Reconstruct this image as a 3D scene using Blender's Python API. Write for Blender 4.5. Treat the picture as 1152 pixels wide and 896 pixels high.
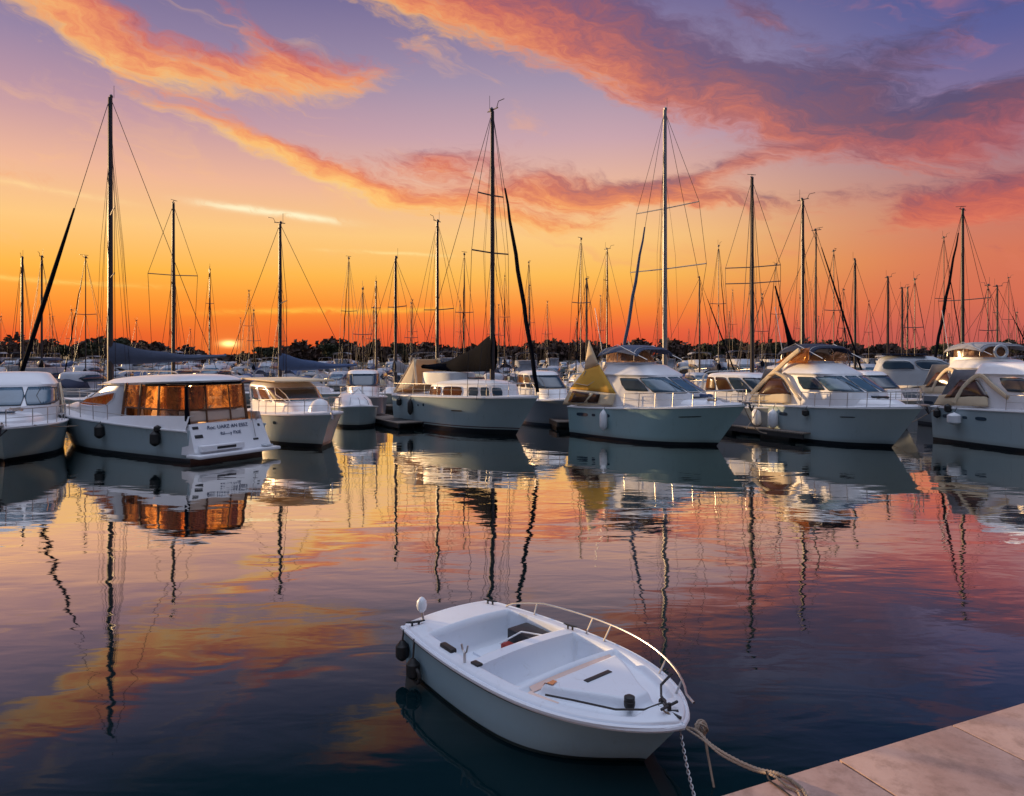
import bpy, bmesh, math, random
from mathutils import Vector, Matrix
random.seed(7)
R = math.radians
scene = bpy.context.scene
COL = scene.collection
for o in list(bpy.data.objects): bpy.data.objects.remove(o)

# ------------------------------------------------------------------ camera
CAM_H, FPX = 3.6, 800.0
cam = bpy.data.cameras.new("camera"); camo = bpy.data.objects.new("camera", cam); COL.objects.link(camo)
camo.location = (0, 0, CAM_H); camo.rotation_euler = (R(90), 0, 0)
cam.sensor_width = 36; cam.lens = 25.0; cam.shift_y = -0.040; cam.clip_end = 5000; cam.clip_start = .05
scene.camera = camo

def lin(c):
    return tuple((v/255/12.92) if v/255 <= .04045 else ((v/255+.055)/1.055)**2.4 for v in c)

# ------------------------------------------------------------------ node maths helper
class E:
    tree = None
    def __init__(s, v): s.v = v
    @staticmethod
    def m(op, *a, clamp=False):
        n = E.tree.nodes.new("ShaderNodeMath"); n.operation = op; n.use_clamp = clamp
        for i, x in enumerate(a):
            if isinstance(x, E): E.tree.links.new(x.v, n.inputs[i])
            else: n.inputs[i].default_value = x
        return E(n.outputs[0])
    def __add__(s, o): return E.m('ADD', s, o)
    __radd__ = __add__
    def __sub__(s, o): return E.m('SUBTRACT', s, o)
    def __rsub__(s, o): return E.m('SUBTRACT', o, s)
    def __mul__(s, o): return E.m('MULTIPLY', s, o)
    __rmul__ = __mul__
    def __truediv__(s, o): return E.m('DIVIDE', s, o)
    def __neg__(s): return E.m('MULTIPLY', s, -1.0)
def sstep(x, a, b):
    n = E.tree.nodes.new("ShaderNodeMapRange"); n.interpolation_type = 'SMOOTHSTEP'
    E.tree.links.new(x.v, n.inputs[0]); n.inputs[1].default_value = a; n.inputs[2].default_value = b
    n.inputs[3].default_value = 0; n.inputs[4].default_value = 1
    return E(n.outputs[0])
def comb(x, y, z):
    n = E.tree.nodes.new("ShaderNodeCombineXYZ")
    for i, a in enumerate((x, y, z)):
        if isinstance(a, E): E.tree.links.new(a.v, n.inputs[i])
        else: n.inputs[i].default_value = a
    return n.outputs[0]
def noise(vec, scale=1, detail=4, rough=.55, dist=0, color=False):
    n = E.tree.nodes.new("ShaderNodeTexNoise"); E.tree.links.new(vec, n.inputs['Vector'])
    n.inputs['Scale'].default_value = scale; n.inputs['Detail'].default_value = detail
    n.inputs['Roughness'].default_value = rough; n.inputs['Distortion'].default_value = dist
    return n.outputs['Color'] if color else E(n.outputs['Fac'])
def ramp(x, stops, srgb=True):
    n = E.tree.nodes.new("ShaderNodeValToRGB"); cr = n.color_ramp
    while len(cr.elements) < len(stops): cr.elements.new(.5)
    for e, (p, c) in zip(cr.elements, sorted(stops)):
        pass
    st = sorted(stops)
    for i, (p, c) in enumerate(st):
        cr.elements[i].position = p; cr.elements[i].color = (*(lin(c) if srgb else c), 1)
    E.tree.links.new(x.v, n.inputs[0])
    return n.outputs[0]
def mixc(f, a, b, mode='MIX'):
    n = E.tree.nodes.new("ShaderNodeMix"); n.data_type = 'RGBA'; n.blend_type = mode
    if isinstance(f, E): E.tree.links.new(f.v, n.inputs[0])
    else: n.inputs[0].default_value = f
    for i, c in ((6, a), (7, b)):
        if isinstance(c, tuple): n.inputs[i].default_value = (*c[:3], 1)
        else: E.tree.links.new(c, n.inputs[i])
    return n.outputs[2]

# ------------------------------------------------------------------ sky
world = bpy.data.worlds.new("World"); scene.world = world; world.use_nodes = True
wt = world.node_tree; wt.nodes.clear(); E.tree = wt
tc = wt.nodes.new("ShaderNodeTexCoord")
sp = wt.nodes.new("ShaderNodeSeparateXYZ"); wt.links.new(tc.outputs['Generated'], sp.inputs[0])
dx, dy, dz = E(sp.outputs[0]), E(sp.outputs[1]), E(sp.outputs[2])
DEG = 180/math.pi
az = E.m('ARCTAN2', dx, dy)*DEG
el = E.m('ABSOLUTE', E.m('ARCSINE', dz)*DEG)
en = el/90.0
def elr(stops): return ramp(en, [(a/90, c) for a, c in stops])
skyL = elr([(0,(205,62,40)),(1.6,(230,82,36)),(3.4,(251,134,34)),(6.2,(254,180,62)),(9.5,(252,198,124)),(13,(238,180,150)),
            (17,(192,150,162)),(21,(150,130,162)),(26,(112,104,146)),(30,(46,62,88)),(34,(34,50,66)),(42,(60,74,104)),(52,(205,214,238)),(90,(222,230,250))])
skyC = elr([(0,(206,74,48)),(2,(234,92,54)),(3.8,(250,134,50)),(6.5,(252,186,82)),(9.5,(252,200,126)),(13,(238,184,150)),
            (17,(202,164,172)),(21,(164,146,170)),(26,(126,114,154)),(30,(46,62,90)),(34,(34,50,66)),(42,(60,74,104)),(52,(205,214,238)),(90,(222,230,250))])
skyR = elr([(0,(178,86,84)),(2,(198,94,84)),(4,(212,106,80)),(7,(214,116,86)),(10,(198,122,106)),(13,(168,124,132)),
            (17,(128,112,152)),(21,(92,94,150)),(26,(60,76,140)),(30,(38,54,96)),(34,(26,44,62)),(42,(60,74,104)),(52,(205,214,238)),(90,(222,230,250))])
skyB = elr([(0,(34,46,60)),(6,(42,56,74)),(15,(52,66,88)),(30,(64,80,108)),(45,(118,134,164)),(58,(205,214,238)),(90,(222,230,250))])
a1 = sstep(az, -30.0, 2.0); a2 = sstep(az, 6.0, 36.0)
base = mixc(a2, mixc(a1, skyL, skyC), skyR)
# clouds: drifting banks, each at its own bearing and height above the horizon
warp = noise(comb(az*.10, el*.22, 0.3), 1, 4, .6, 0, True)
wsep = wt.nodes.new("ShaderNodeSeparateColor"); wt.links.new(warp, wsep.inputs[0])
azw = az + (E(wsep.outputs[0])-.5)*7.0
elw = el + (E(wsep.outputs[1])-.5)*4.2
BANKS = [ # az, el, half length, half thickness, tilt deg (positive = rising to the right), weight, tone
    (-33, 22.6, 7, 1.9, -14, 1.0, -.05), (-25, 20.4, 8, 1.8, -9, 1.05, -.1), (-15.5, 21.2, 7.5, 1.9, 4, 1.1, -.1),
    (-20, 23.6, 5, 1.2, -26, .8, .2),
    (-22, 16.4, 7, 1.0, -17, .95, -.35), (-13.5, 14.2, 8, 1.35, -16, 1.1, -.35), (-5.5, 12.2, 8, 1.2, -10, .8, -.3),
    (-6, 15.8, 6, 1.3, 2, 1.0, .55),
    (2.5, 13.6, 8, 1.7, 0, 1.2, .2), (11, 12.9, 8, 1.6, 2, 1.1, .35), (17.5, 14.4, 6, .9, 12, .8, .15), (3, 10.6, 8, .8, -3, .7, -.3),
    (-8, 26.5, 9, 2.2, -10, 1.2, -.15), (3.5, 25.0, 9, 3.0, -12, 1.2, .6), (14, 21.4, 10, 2.9, -18, 1.3, 1.0),
    (24, 17.6, 10, 2.6, -12, 1.3, .9), (34, 15.4, 8, 2.0, 4, 1.2, .8), (19, 25.0, 6, 1.6, -24, .9, 1.1), (29, 21.0, 7, 1.6, 8, .9, 1.3),
    (31, 10.2, 5.5, 1.5, 12, 1.2, -.25), (38, 10.6, 7, 2.0, 6, 1.2, .1), (41, 7.4, 9, 1.2, 3, .7, .3),
    (22, 11.6, 8, .9, -3, .75, .4), (-36, 11.8, 8, .9, -5, .7, -.3),
    (-55, 18, 10, 3, -10, 1.1, 0), (52, 20, 12, 4, 5, 1.2, .6)]
S = None; T = None
for (ca, ce, la, lb, tilt, wgt, tone) in BANKS:
    ct, st = math.cos(R(tilt)), math.sin(R(tilt))
    u = azw-ca; v = elw-ce
    p = (u*ct + v*st)/la; q = (v*ct - u*st)/lb
    g = E.m('EXPONENT', -(p*p + q*q))*wgt
    t = g*(q + tone)
    S = g if S is None else S+g
    T = t if T is None else T+t
tl = R(-14)
sx = azw*math.cos(tl) + elw*math.sin(tl); sy = elw*math.cos(tl) - azw*math.sin(tl)
n1 = noise(comb(sx*.10, sy*.42, 2.1), 1, 6, .62, .6)
n2 = noise(comb(sx*.36, sy*1.35, 5.7), 1, 7, .72, .35)
nn = n1*.5 + n2*.5
dens = sstep(S*.92 + (nn-.5)*2.7*E.m('MINIMUM', S*2.2+.15, 1.0), .42, 1.25)
wisp = sstep(n1, .52, .72)*.30*sstep(el, 3.0, 9.0)*(1.0-sstep(el, 24.0, 30.0))
tone = T/(S+.012) + (n2-.5)*2.2
hi = sstep(el, 8.0, 24.0)
right = sstep(az, -14.0, 26.0)
tn = tone*.36+.45
cl = ramp(tn, [(0,(255,214,120)),(.22,(255,190,104)),(.42,(246,150,88)),(.6,(222,112,82)),(.8,(176,92,98)),(1,(120,88,128))])
cr1 = ramp(tn, [(0,(252,186,112)),(.2,(246,156,94)),(.4,(226,122,84)),(.56,(188,104,92)),(.74,(136,90,104)),(1,(106,86,118))])
cr2 = ramp(tn, [(0,(232,136,100)),(.22,(222,112,86)),(.42,(196,94,84)),(.6,(158,84,94)),(.8,(112,76,98)),(1,(86,74,108))])
cr_ = mixc(sstep(az, 14.0, 34.0), cr1, cr2)
ccol = mixc(right, cl, cr_)
sky = mixc(wisp, base, mixc(right, lin((250,190,130)), lin((232,130,104))))
sky = mixc(dens*.88, sky, ccol)
# thin bright cirrus streaks low over the sun
def streak(s0, ca, ce, la, lb, tilt, col, k):
    ct, st = math.cos(R(tilt)), math.sin(R(tilt))
    u = az-ca; v = el + (E(wsep.outputs[1])-.5)*.8 - ce
    p = (u*ct + v*st)/la; q = (v*ct - u*st)/lb
    g = E.m('EXPONENT', -(p*p*p*p + q*q))*sstep(n2, .3, .6)*k
    return mixc(g, s0, lin(col))
sky = streak(sky, -18.5, 10.9, 5.5, .24, -4.5, (255,244,200), .95)
sky = streak(sky, -34, 11.3, 5.5, .2, -5, (255,214,150), .7)
sky = streak(sky, -10, 8.2, 5, .12, -1, (255,226,150), .6)
sky = streak(sky, -14, 3.6, 9, .22, 1, (255,196,70), .8)
sky = streak(sky, -33, 5.2, 7, .16, -1, (255,206,100), .7)
# sun burning through at the horizon, with its glow
du = (az+21.7); dv = (el-1.0)
glow = E.m('EXPONENT', -(du*du/130.0 + dv*dv/16.0))
sky = mixc(glow*.14, sky, lin((255,150,24)))
disc = E.m('EXPONENT', -(du*du/.30 + dv*dv/.05))
halo = E.m('EXPONENT', -(du*du/6.0 + dv*dv/1.6))
sky = mixc(halo*.4, sky, lin((255,150,60)))
sky = mixc(disc, sky, (2.6, 1.5, .5))
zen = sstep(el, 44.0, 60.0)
back = sstep(E.m('ABSOLUTE', az), 62.0, 110.0)
sky = mixc(back, sky, skyB)
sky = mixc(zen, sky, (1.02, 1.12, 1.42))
# a trace of the physical dusk sky underneath
nish = wt.nodes.new("ShaderNodeTexSky"); nish.sky_type = 'NISHITA'; nish.sun_disc = False
nish.sun_elevation = R(7.5); nish.sun_rotation = R(-62)
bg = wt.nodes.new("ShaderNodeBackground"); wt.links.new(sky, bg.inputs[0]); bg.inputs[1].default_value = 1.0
bg2 = wt.nodes.new("ShaderNodeBackground"); wt.links.new(nish.outputs[0], bg2.inputs[0]); bg2.inputs[1].default_value = .004
ad = wt.nodes.new("ShaderNodeAddShader"); wt.links.new(bg.outputs[0], ad.inputs[0]); wt.links.new(bg2.outputs[0], ad.inputs[1])
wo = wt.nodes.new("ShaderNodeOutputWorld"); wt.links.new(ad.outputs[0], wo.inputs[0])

# ------------------------------------------------------------------ sun
sl = bpy.data.lights.new("sun", 'SUN'); slo = bpy.data.objects.new("sun", sl); COL.objects.link(slo)
sl.energy = 5.0; sl.angle = R(.6); sl.color = (1.0, .66, .33)
SAZ, SEL = R(-62), R(7.5)
sd = Vector((math.sin(SAZ)*math.cos(SEL), math.cos(SAZ)*math.cos(SEL), math.sin(SEL)))
slo.rotation_euler = sd.to_track_quat('Z', 'Y').to_euler()
scene.view_settings.view_transform = 'Standard'; scene.view_settings.look = 'None'
scene.view_settings.gamma = 1; scene.view_settings.exposure = 0
scene.render.engine = 'CYCLES'
scene.cycles.max_bounces = 8

# ------------------------------------------------------------------ materials
MATS = {}
def newmat(name):
    m = bpy.data.materials.new(name); m.use_nodes = True; E.tree = m.node_tree
    b = m.node_tree.nodes['Principled BSDF']; MATS[name] = m
    return m, b
def simple(name, col, rough=.5, metal=0, var=.12, scale=3.0, bump=0, bscale=40, coat=0, spec=.5):
    m, b = newmat(name); t = m.node_tree
    tcn = t.nodes.new("ShaderNodeTexCoord")
    f = noise(tcn.outputs['Object'], scale, 5, .6)
    c = mixc(f, tuple(v*(1-var) for v in col), tuple(min(1, v*(1+var)) for v in col))
    t.links.new(c, b.inputs['Base Color'])
    b.inputs['Roughness'].default_value = rough; b.inputs['Metallic'].default_value = metal
    b.inputs['Coat Weight'].default_value = coat; b.inputs['Specular IOR Level'].default_value = spec
    if bump:
        h = noise(tcn.outputs['Object'], bscale, 3, .6)
        bn = t.nodes.new("ShaderNodeBump"); bn.inputs['Strength'].default_value = bump; bn.inputs['Distance'].default_value = .02
        t.links.new(h.v, bn.inputs['Height']); t.links.new(bn.outputs[0], b.inputs['Normal'])
    return m
def hullmat(name, col, stripe=(.012,.014,.02), zs=.14, line=None, dirt=.5):
    m, b = newmat(name); t = m.node_tree
    tcn = t.nodes.new("ShaderNodeTexCoord"); s = t.nodes.new("ShaderNodeSeparateXYZ")
    t.links.new(tcn.outputs['Object'], s.inputs[0]); z = E(s.outputs[2])
    f = noise(tcn.outputs['Object'], 1.4, 5, .6)
    vs = t.nodes.new("ShaderNodeMapping"); t.links.new(tcn.outputs['Object'], vs.inputs[0]); vs.inputs[3].default_value = (3, 3, .35)
    st = noise(vs.outputs[0], 2.2, 5, .7)
    c = mixc(f, tuple(v*.92 for v in col), col)
    c = mixc(sstep(st, .55, .8)*dirt, c, (col[0]*.55, col[1]*.52, col[2]*.45))
    scum = (1.0-sstep(z + (st-.5)*.12, zs, zs+.2))*.6*dirt
    c = mixc(scum, c, (.16,.15,.10))
    c = mixc(1.0-sstep(z, zs-.004, zs+.004), c, stripe)
    if line:
        c = mixc(sstep(z, line[0], line[0]+.01)*(1.0-sstep(z, line[1], line[1]+.01)), c, line[2])
    t.links.new(c, b.inputs['Base Color'])
    b.inputs['Roughness'].default_value = .3; b.inputs['Coat Weight'].default_value = .3
    b.inputs['Coat Roughness'].default_value = .12
    return m
M = {}
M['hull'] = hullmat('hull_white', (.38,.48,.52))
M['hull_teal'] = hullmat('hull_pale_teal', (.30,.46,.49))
M['hull_grey'] = hullmat('hull_grey', (.27,.31,.36), stripe=(.02,.03,.05))
M['hull_blue'] = hullmat('hull_blue', (.03,.07,.14), stripe=(.10,.02,.02))
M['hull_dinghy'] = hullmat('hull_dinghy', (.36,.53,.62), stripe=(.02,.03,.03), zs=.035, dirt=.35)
M['gel'] = simple('gelcoat', (.80,.80,.83), .32, var=.06, coat=.2, bump=.05, bscale=6)
M['gel_far'] = simple('gelcoat_far', (.42,.44,.50), .45, var=.35, scale=2.2)  # darker, unevenly toned gelcoat for the far boats
M['gel_grey'] = simple('gelcoat_grey', (.50,.53,.57), .4, var=.1)
M['deck'] = simple('deck_nonskid', (.72,.71,.74), .6, var=.08, bump=.2, bscale=60)
M['liner'] = simple('dinghy_liner', (.74,.77,.84), .38, var=.05, scale=4, coat=.15, bump=.06, bscale=9)
m_, b_ = newmat('dinghy_moulding'); t_ = m_.node_tree; tc_ = t_.nodes.new("ShaderNodeTexCoord"); P_ = tc_.outputs['Object']
c_ = mixc(noise(P_, 3, 5, .6), (.70,.74,.81), (.78,.81,.87))
c_ = mixc(sstep(noise(P_, 5, 8, .75, 1.2), .55, .75)*.45, c_, (.46,.44,.42))
c_ = mixc(sstep(noise(P_, 38, 4, .8), .68, .74)*.55, c_, (.30,.27,.24))
t_.links.new(c_, b_.inputs['Base Color']); rr_ = noise(P_, 6, 5, .6)*.35+.22; t_.links.new(rr_.v, b_.inputs['Roughness'])
bn_ = t_.nodes.new("ShaderNodeBump"); bn_.inputs['Strength'].default_value = .12; bn_.inputs['Distance'].default_value = .01
t_.links.new(noise(P_, 8, 4, .6).v, bn_.inputs['Height']); t_.links.new(bn_.outputs[0], b_.inputs['Normal']); M['liner'] = m_
M['trim'] = simple('pink_trim', (.80,.58,.49), .5)
M['orange'] = simple('orange_patch', (.72,.26,.10), .5)
M['steel'] = simple('stainless', (.55,.53,.52), .38, metal=1, var=.05)
M['mast'] = simple('mast_alloy', (.045,.04,.045), .42, metal=.2, var=.25)
M['mast_light'] = simple('mast_pale', (.32,.31,.31), .4, metal=.4, var=.15)
M['wire'] = simple('rigging_wire', (.03,.025,.03), .5, metal=.3)
M['navy'] = simple('navy_canvas', (.018,.026,.06), .85, bump=.5, bscale=7)
M['blue'] = simple('blue_canvas', (.07,.11,.22), .85, var=.25, bump=.6, bscale=6)
M['slate'] = simple('slate_canvas', (.07,.09,.15), .85, var=.3, bump=.7, bscale=5)
M['black_canvas'] = simple('black_canvas', (.004,.005,.010), .9, spec=.05, bump=.5, bscale=6)
M['grey_canvas'] = simple('grey_canvas', (.28,.28,.31), .85, var=.2, bump=.6, bscale=6)
M['rubber'] = simple('black_rubber', (.012,.012,.013), .55, var=.3)
M['dark'] = simple('dark_trim', (.02,.02,.024), .5)
M['wood'] = simple('dark_wood', (.14,.06,.028), .45, var=.35, scale=5)
M['teak'] = simple('teak', (.26,.17,.10), .6, var=.3, scale=5)
M['seat'] = simple('seat_vinyl', (.55,.42,.34), .5)
M['white_plastic'] = simple('white_plastic', (.78,.80,.84), .35)
M['red'] = simple('red_paint', (.35,.03,.02), .5)
M['rope'] = simple('rope_fibre', (.34,.26,.20), .9, var=.35, scale=60)
M['rope_dark'] = simple('rope_dark', (.05,.045,.045), .9, var=.4, scale=60)
M['chain'] = simple('chain_galv', (.42,.42,.44), .4, metal=.8, var=.3, scale=60)
M['bark'] = simple('bark', (.04,.028,.02), .9)
M['leaf'] = simple('foliage', (.045,.05,.025), .9, var=.4, scale=.6)
M['leaf_far'] = simple('foliage_far', (.085,.05,.04), .95, var=.5, scale=.3)
M['land'] = simple('land', (.05,.045,.03), .95, var=.3, scale=.1)
M['build'] = simple('far_render', (.35,.30,.27), .8)
M['ink'] = simple('ink_letters', (.03,.05,.12), .5)

def glassm(name, col, rough=.06, spec=.9):
    m, b = newmat(name); t = m.node_tree
    tcn = t.nodes.new("ShaderNodeTexCoord")
    f = noise(tcn.outputs['Object'], 1.1, 4, .6)
    c = mixc(f, tuple(v*.4 for v in col), tuple(v*1.5 for v in col)); t.links.new(c, b.inputs['Base Color'])
    b.inputs['Roughness'].default_value = rough; b.inputs['Specular IOR Level'].default_value = spec
    return m
M['glass'] = glassm('tinted_glass', (.03,.055,.085))
M['glass_blue'] = glassm('blue_glass', (.08,.15,.22), .15)
M['glass_brown'] = glassm('brown_glass', (.07,.03,.015), .1)
def vinylm(name, tint, tr, glow, wr=4.0, clear=.5):
    m, b = newmat(name); t = m.node_tree; t.nodes.remove(b)
    tcn = t.nodes.new("ShaderNodeTexCoord")
    f = noise(tcn.outputs['Object'], wr, 5, .65, 1.2)
    T_ = t.nodes.new("ShaderNodeBsdfTransparent"); T_.inputs[0].default_value = (*tint, 1)
    L_ = t.nodes.new("ShaderNodeBsdfTranslucent"); L_.inputs[0].default_value = (*tr, 1)
    G_ = t.nodes.new("ShaderNodeBsdfGlossy"); G_.inputs[1].default_value = .12
    D_ = t.nodes.new("ShaderNodeBsdfDiffuse"); D_.inputs[0].default_value = (*glow, 1)
    m1 = t.nodes.new("ShaderNodeMixShader"); t.links.new(sstep(f, .35, .75).v, m1.inputs[0])
    t.links.new(T_.outputs[0], m1.inputs[1]); t.links.new(L_.outputs[0], m1.inputs[2])
    m2 = t.nodes.new("ShaderNodeMixShader"); m2.inputs[0].default_value = 1-clear
    t.links.new(m1.outputs[0], m2.inputs[1]); t.links.new(D_.outputs[0], m2.inputs[2])
    m3 = t.nodes.new("ShaderNodeMixShader"); m3.inputs[0].default_value = .07
    t.links.new(m2.outputs[0], m3.inputs[1]); t.links.new(G_.outputs[0], m3.inputs[2])
    t.links.new(m3.outputs[0], t.nodes['Material Output'].inputs[0])
    return m
M['vinyl'] = vinylm('amber_vinyl', (1,.72,.42), (.95,.5,.18), (.5,.22,.07), 2.0, .9)
def drapem():
    m, b = newmat('drape_cloth'); t = m.node_tree
    tcn = t.nodes.new("ShaderNodeTexCoord"); mpn = t.nodes.new("ShaderNodeMapping"); t.links.new(tcn.outputs['Object'], mpn.inputs[0]); mpn.inputs[3].default_value = (7, 7, .5)
    f = noise(mpn.outputs[0], 1, 4, .6); t.links.new(mixc(sstep(f, .4, .6), (.05,.02,.01), (.55,.26,.09)), b.inputs['Base Color']); b.inputs['Roughness'].default_value = .9
    return m
M['drape'] = drapem()
M['vinyl_clear'] = vinylm('clear_vinyl', (.82,.74,.68), (.6,.4,.28), (.3,.24,.2), 2.0, .9)
def canvasm(name, col, tl):
    m, b = newmat(name); t = m.node_tree
    tcn = t.nodes.new("ShaderNodeTexCoord")
    f = noise(tcn.outputs['Object'], 2.5, 5, .6)
    c = mixc(f, tuple(v*.85 for v in col), col); t.links.new(c, b.inputs['Base Color']); b.inputs['Roughness'].default_value = .8
    h = noise(tcn.outputs['Object'], 5, 4, .6)
    bn = t.nodes.new("ShaderNodeBump"); bn.inputs['Strength'].default_value = .5; bn.inputs['Distance'].default_value = .04
    t.links.new(h.v, bn.inputs['Height']); t.links.new(bn.outputs[0], b.inputs['Normal'])
    L_ = t.nodes.new("ShaderNodeBsdfTranslucent"); L_.inputs[0].default_value = (*tl, 1)
    mx = t.nodes.new("ShaderNodeMixShader"); mx.inputs[0].default_value = .25
    t.links.new(b.outputs[0], mx.inputs[1]); t.links.new(L_.outputs[0], mx.inputs[2])
    t.links.new(mx.outputs[0], t.nodes['Material Output'].inputs[0])
    return m
M['cream'] = canvasm('cream_canvas', (.90,.76,.54), (.85,.6,.3))
M['gold'] = canvasm('yellow_canvas', (.97,.58,.10), (.9,.5,.1))

m_, b_ = newmat('lamp'); b_.inputs['Emission Color'].default_value = (1,.6,.25,1); b_.inputs['Emission Strength'].default_value = 6; M['lamp'] = m_
# water
def watermat():
    m, b = newmat('water'); t = m.node_tree; t.nodes.remove(b)
    tcn = t.nodes.new("ShaderNodeTexCoord")
    P = tcn.outputs['Object']
    def mp(sc, rot=0):
        n = t.nodes.new("ShaderNodeMapping"); t.links.new(P, n.inputs[0]); n.inputs[3].default_value = sc; n.inputs[2].default_value = (0,0,rot); return n.outputs[0]
    h1 = noise(mp((.28,.60,1), R(12)), 1, 2, .5, .5)
    h2 = noise(mp((.8,1.9,1), R(-9)), 1, 2, .5, .6)
    h3 = noise(mp((3.0,6.5,1), R(6)), 1, 2, .5, .3)
    patch = sstep(noise(mp((.05,.09,1)), 1, 2, .5), .40, .62)
    H = h1*.066 + h2*.022*(patch*.6+.5) + h3*.0050*(patch*.7+.3)
    bn = t.nodes.new("ShaderNodeBump"); bn.inputs['Strength'].default_value = 1; bn.inputs['Distance'].default_value = WAVE
    t.links.new(H.v, bn.inputs['Height'])
    fr = t.nodes.new("ShaderNodeFresnel"); fr.inputs[0].default_value = 1.34; t.links.new(bn.outputs[0], fr.inputs[1])
    k = E.m('MAXIMUM', E.m('MINIMUM', E(fr.outputs[0])*3.7-.18, .86), .05)
    G = t.nodes.new("ShaderNodeBsdfGlossy"); G.inputs[1].default_value = .025; G.inputs[0].default_value = (.95,.95,.97,1)
    t.links.new(mixc(sstep(k, .05, .55), (.70,.81,.77), (.98,.94,.88)), G.inputs[0])
    D = t.nodes.new("ShaderNodeBsdfDiffuse"); D.inputs[0].default_value = (.0022,.0125,.0165,1)
    t.links.new(bn.outputs[0], G.inputs['Normal'])
    mx = t.nodes.new("ShaderNodeMixShader"); t.links.new(k.v, mx.inputs[0])
    t.links.new(D.outputs[0], mx.inputs[1]); t.links.new(G.outputs[0], mx.inputs[2])
    t.links.new(mx.outputs[0], t.nodes['Material Output'].inputs[0])
    return m
WAVE = .27
M['water'] = watermat()
# quay stone
def quaymat():
    m, b = newmat('quay_stone'); t = m.node_tree
    tcn = t.nodes.new("ShaderNodeTexCoord"); P = tcn.outputs['Object']
    a = noise(P, 1.3, 6, .65); c2 = noise(P, 7, 6, .7); g = noise(P, 120, 3, .7)
    c = mixc(sstep(a, .3, .7), (.34,.20,.165), (.47,.31,.265))
    c = mixc(sstep(c2, .45, .70)*.7, c, (.25,.15,.12))
    c = mixc(sstep(noise(P, .9, 8, .75, 1.5), .52, .70)*.55, c, (.20,.13,.11))
    c = mixc(sstep(noise(P, 24, 4, .8), .66, .74)*.7, c, (.12,.08,.07))
    c = mixc(sstep(noise(P, 3.1, 7, .75, .8), .60, .72)*.5, c, (.22,.12,.085))
    c = mixc(sstep(g, .55, .8)*.35, c, (.55,.45,.42))
    t.links.new(c, b.inputs['Base Color']); b.inputs['Roughness'].default_value = .75
    bn = t.nodes.new("ShaderNodeBump"); bn.inputs['Strength'].default_value = .5; bn.inputs['Distance'].default_value = .006
    hh = c2*.7 + g*.3; t.links.new(hh.v, bn.inputs['Height']); t.links.new(bn.outputs[0], b.inputs['Normal'])
    return m
M['quay'] = quaymat()
def plankmat():
    m, b = newmat('pontoon_planks'); t = m.node_tree
    tcn = t.nodes.new("ShaderNodeTexCoord"); s = t.nodes.new("ShaderNodeSeparateXYZ"); t.links.new(tcn.outputs['Object'], s.inputs[0])
    x = E(s.outputs[0]); fr = E.m('FRACT', x/.14)
    idn = noise(comb(E.m('FLOOR', x/.14)*3.7, 0, 0), 1, 0)
    c = mixc(idn, (.13,.10,.085), (.27,.22,.18))
    c = mixc(1.0-sstep(fr, .04, .09), c, (.02,.018,.016))
    t.links.new(c, b.inputs['Base Color']); b.inputs['Roughness'].default_value = .8
    return m
M['plank'] = plankmat()

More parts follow.
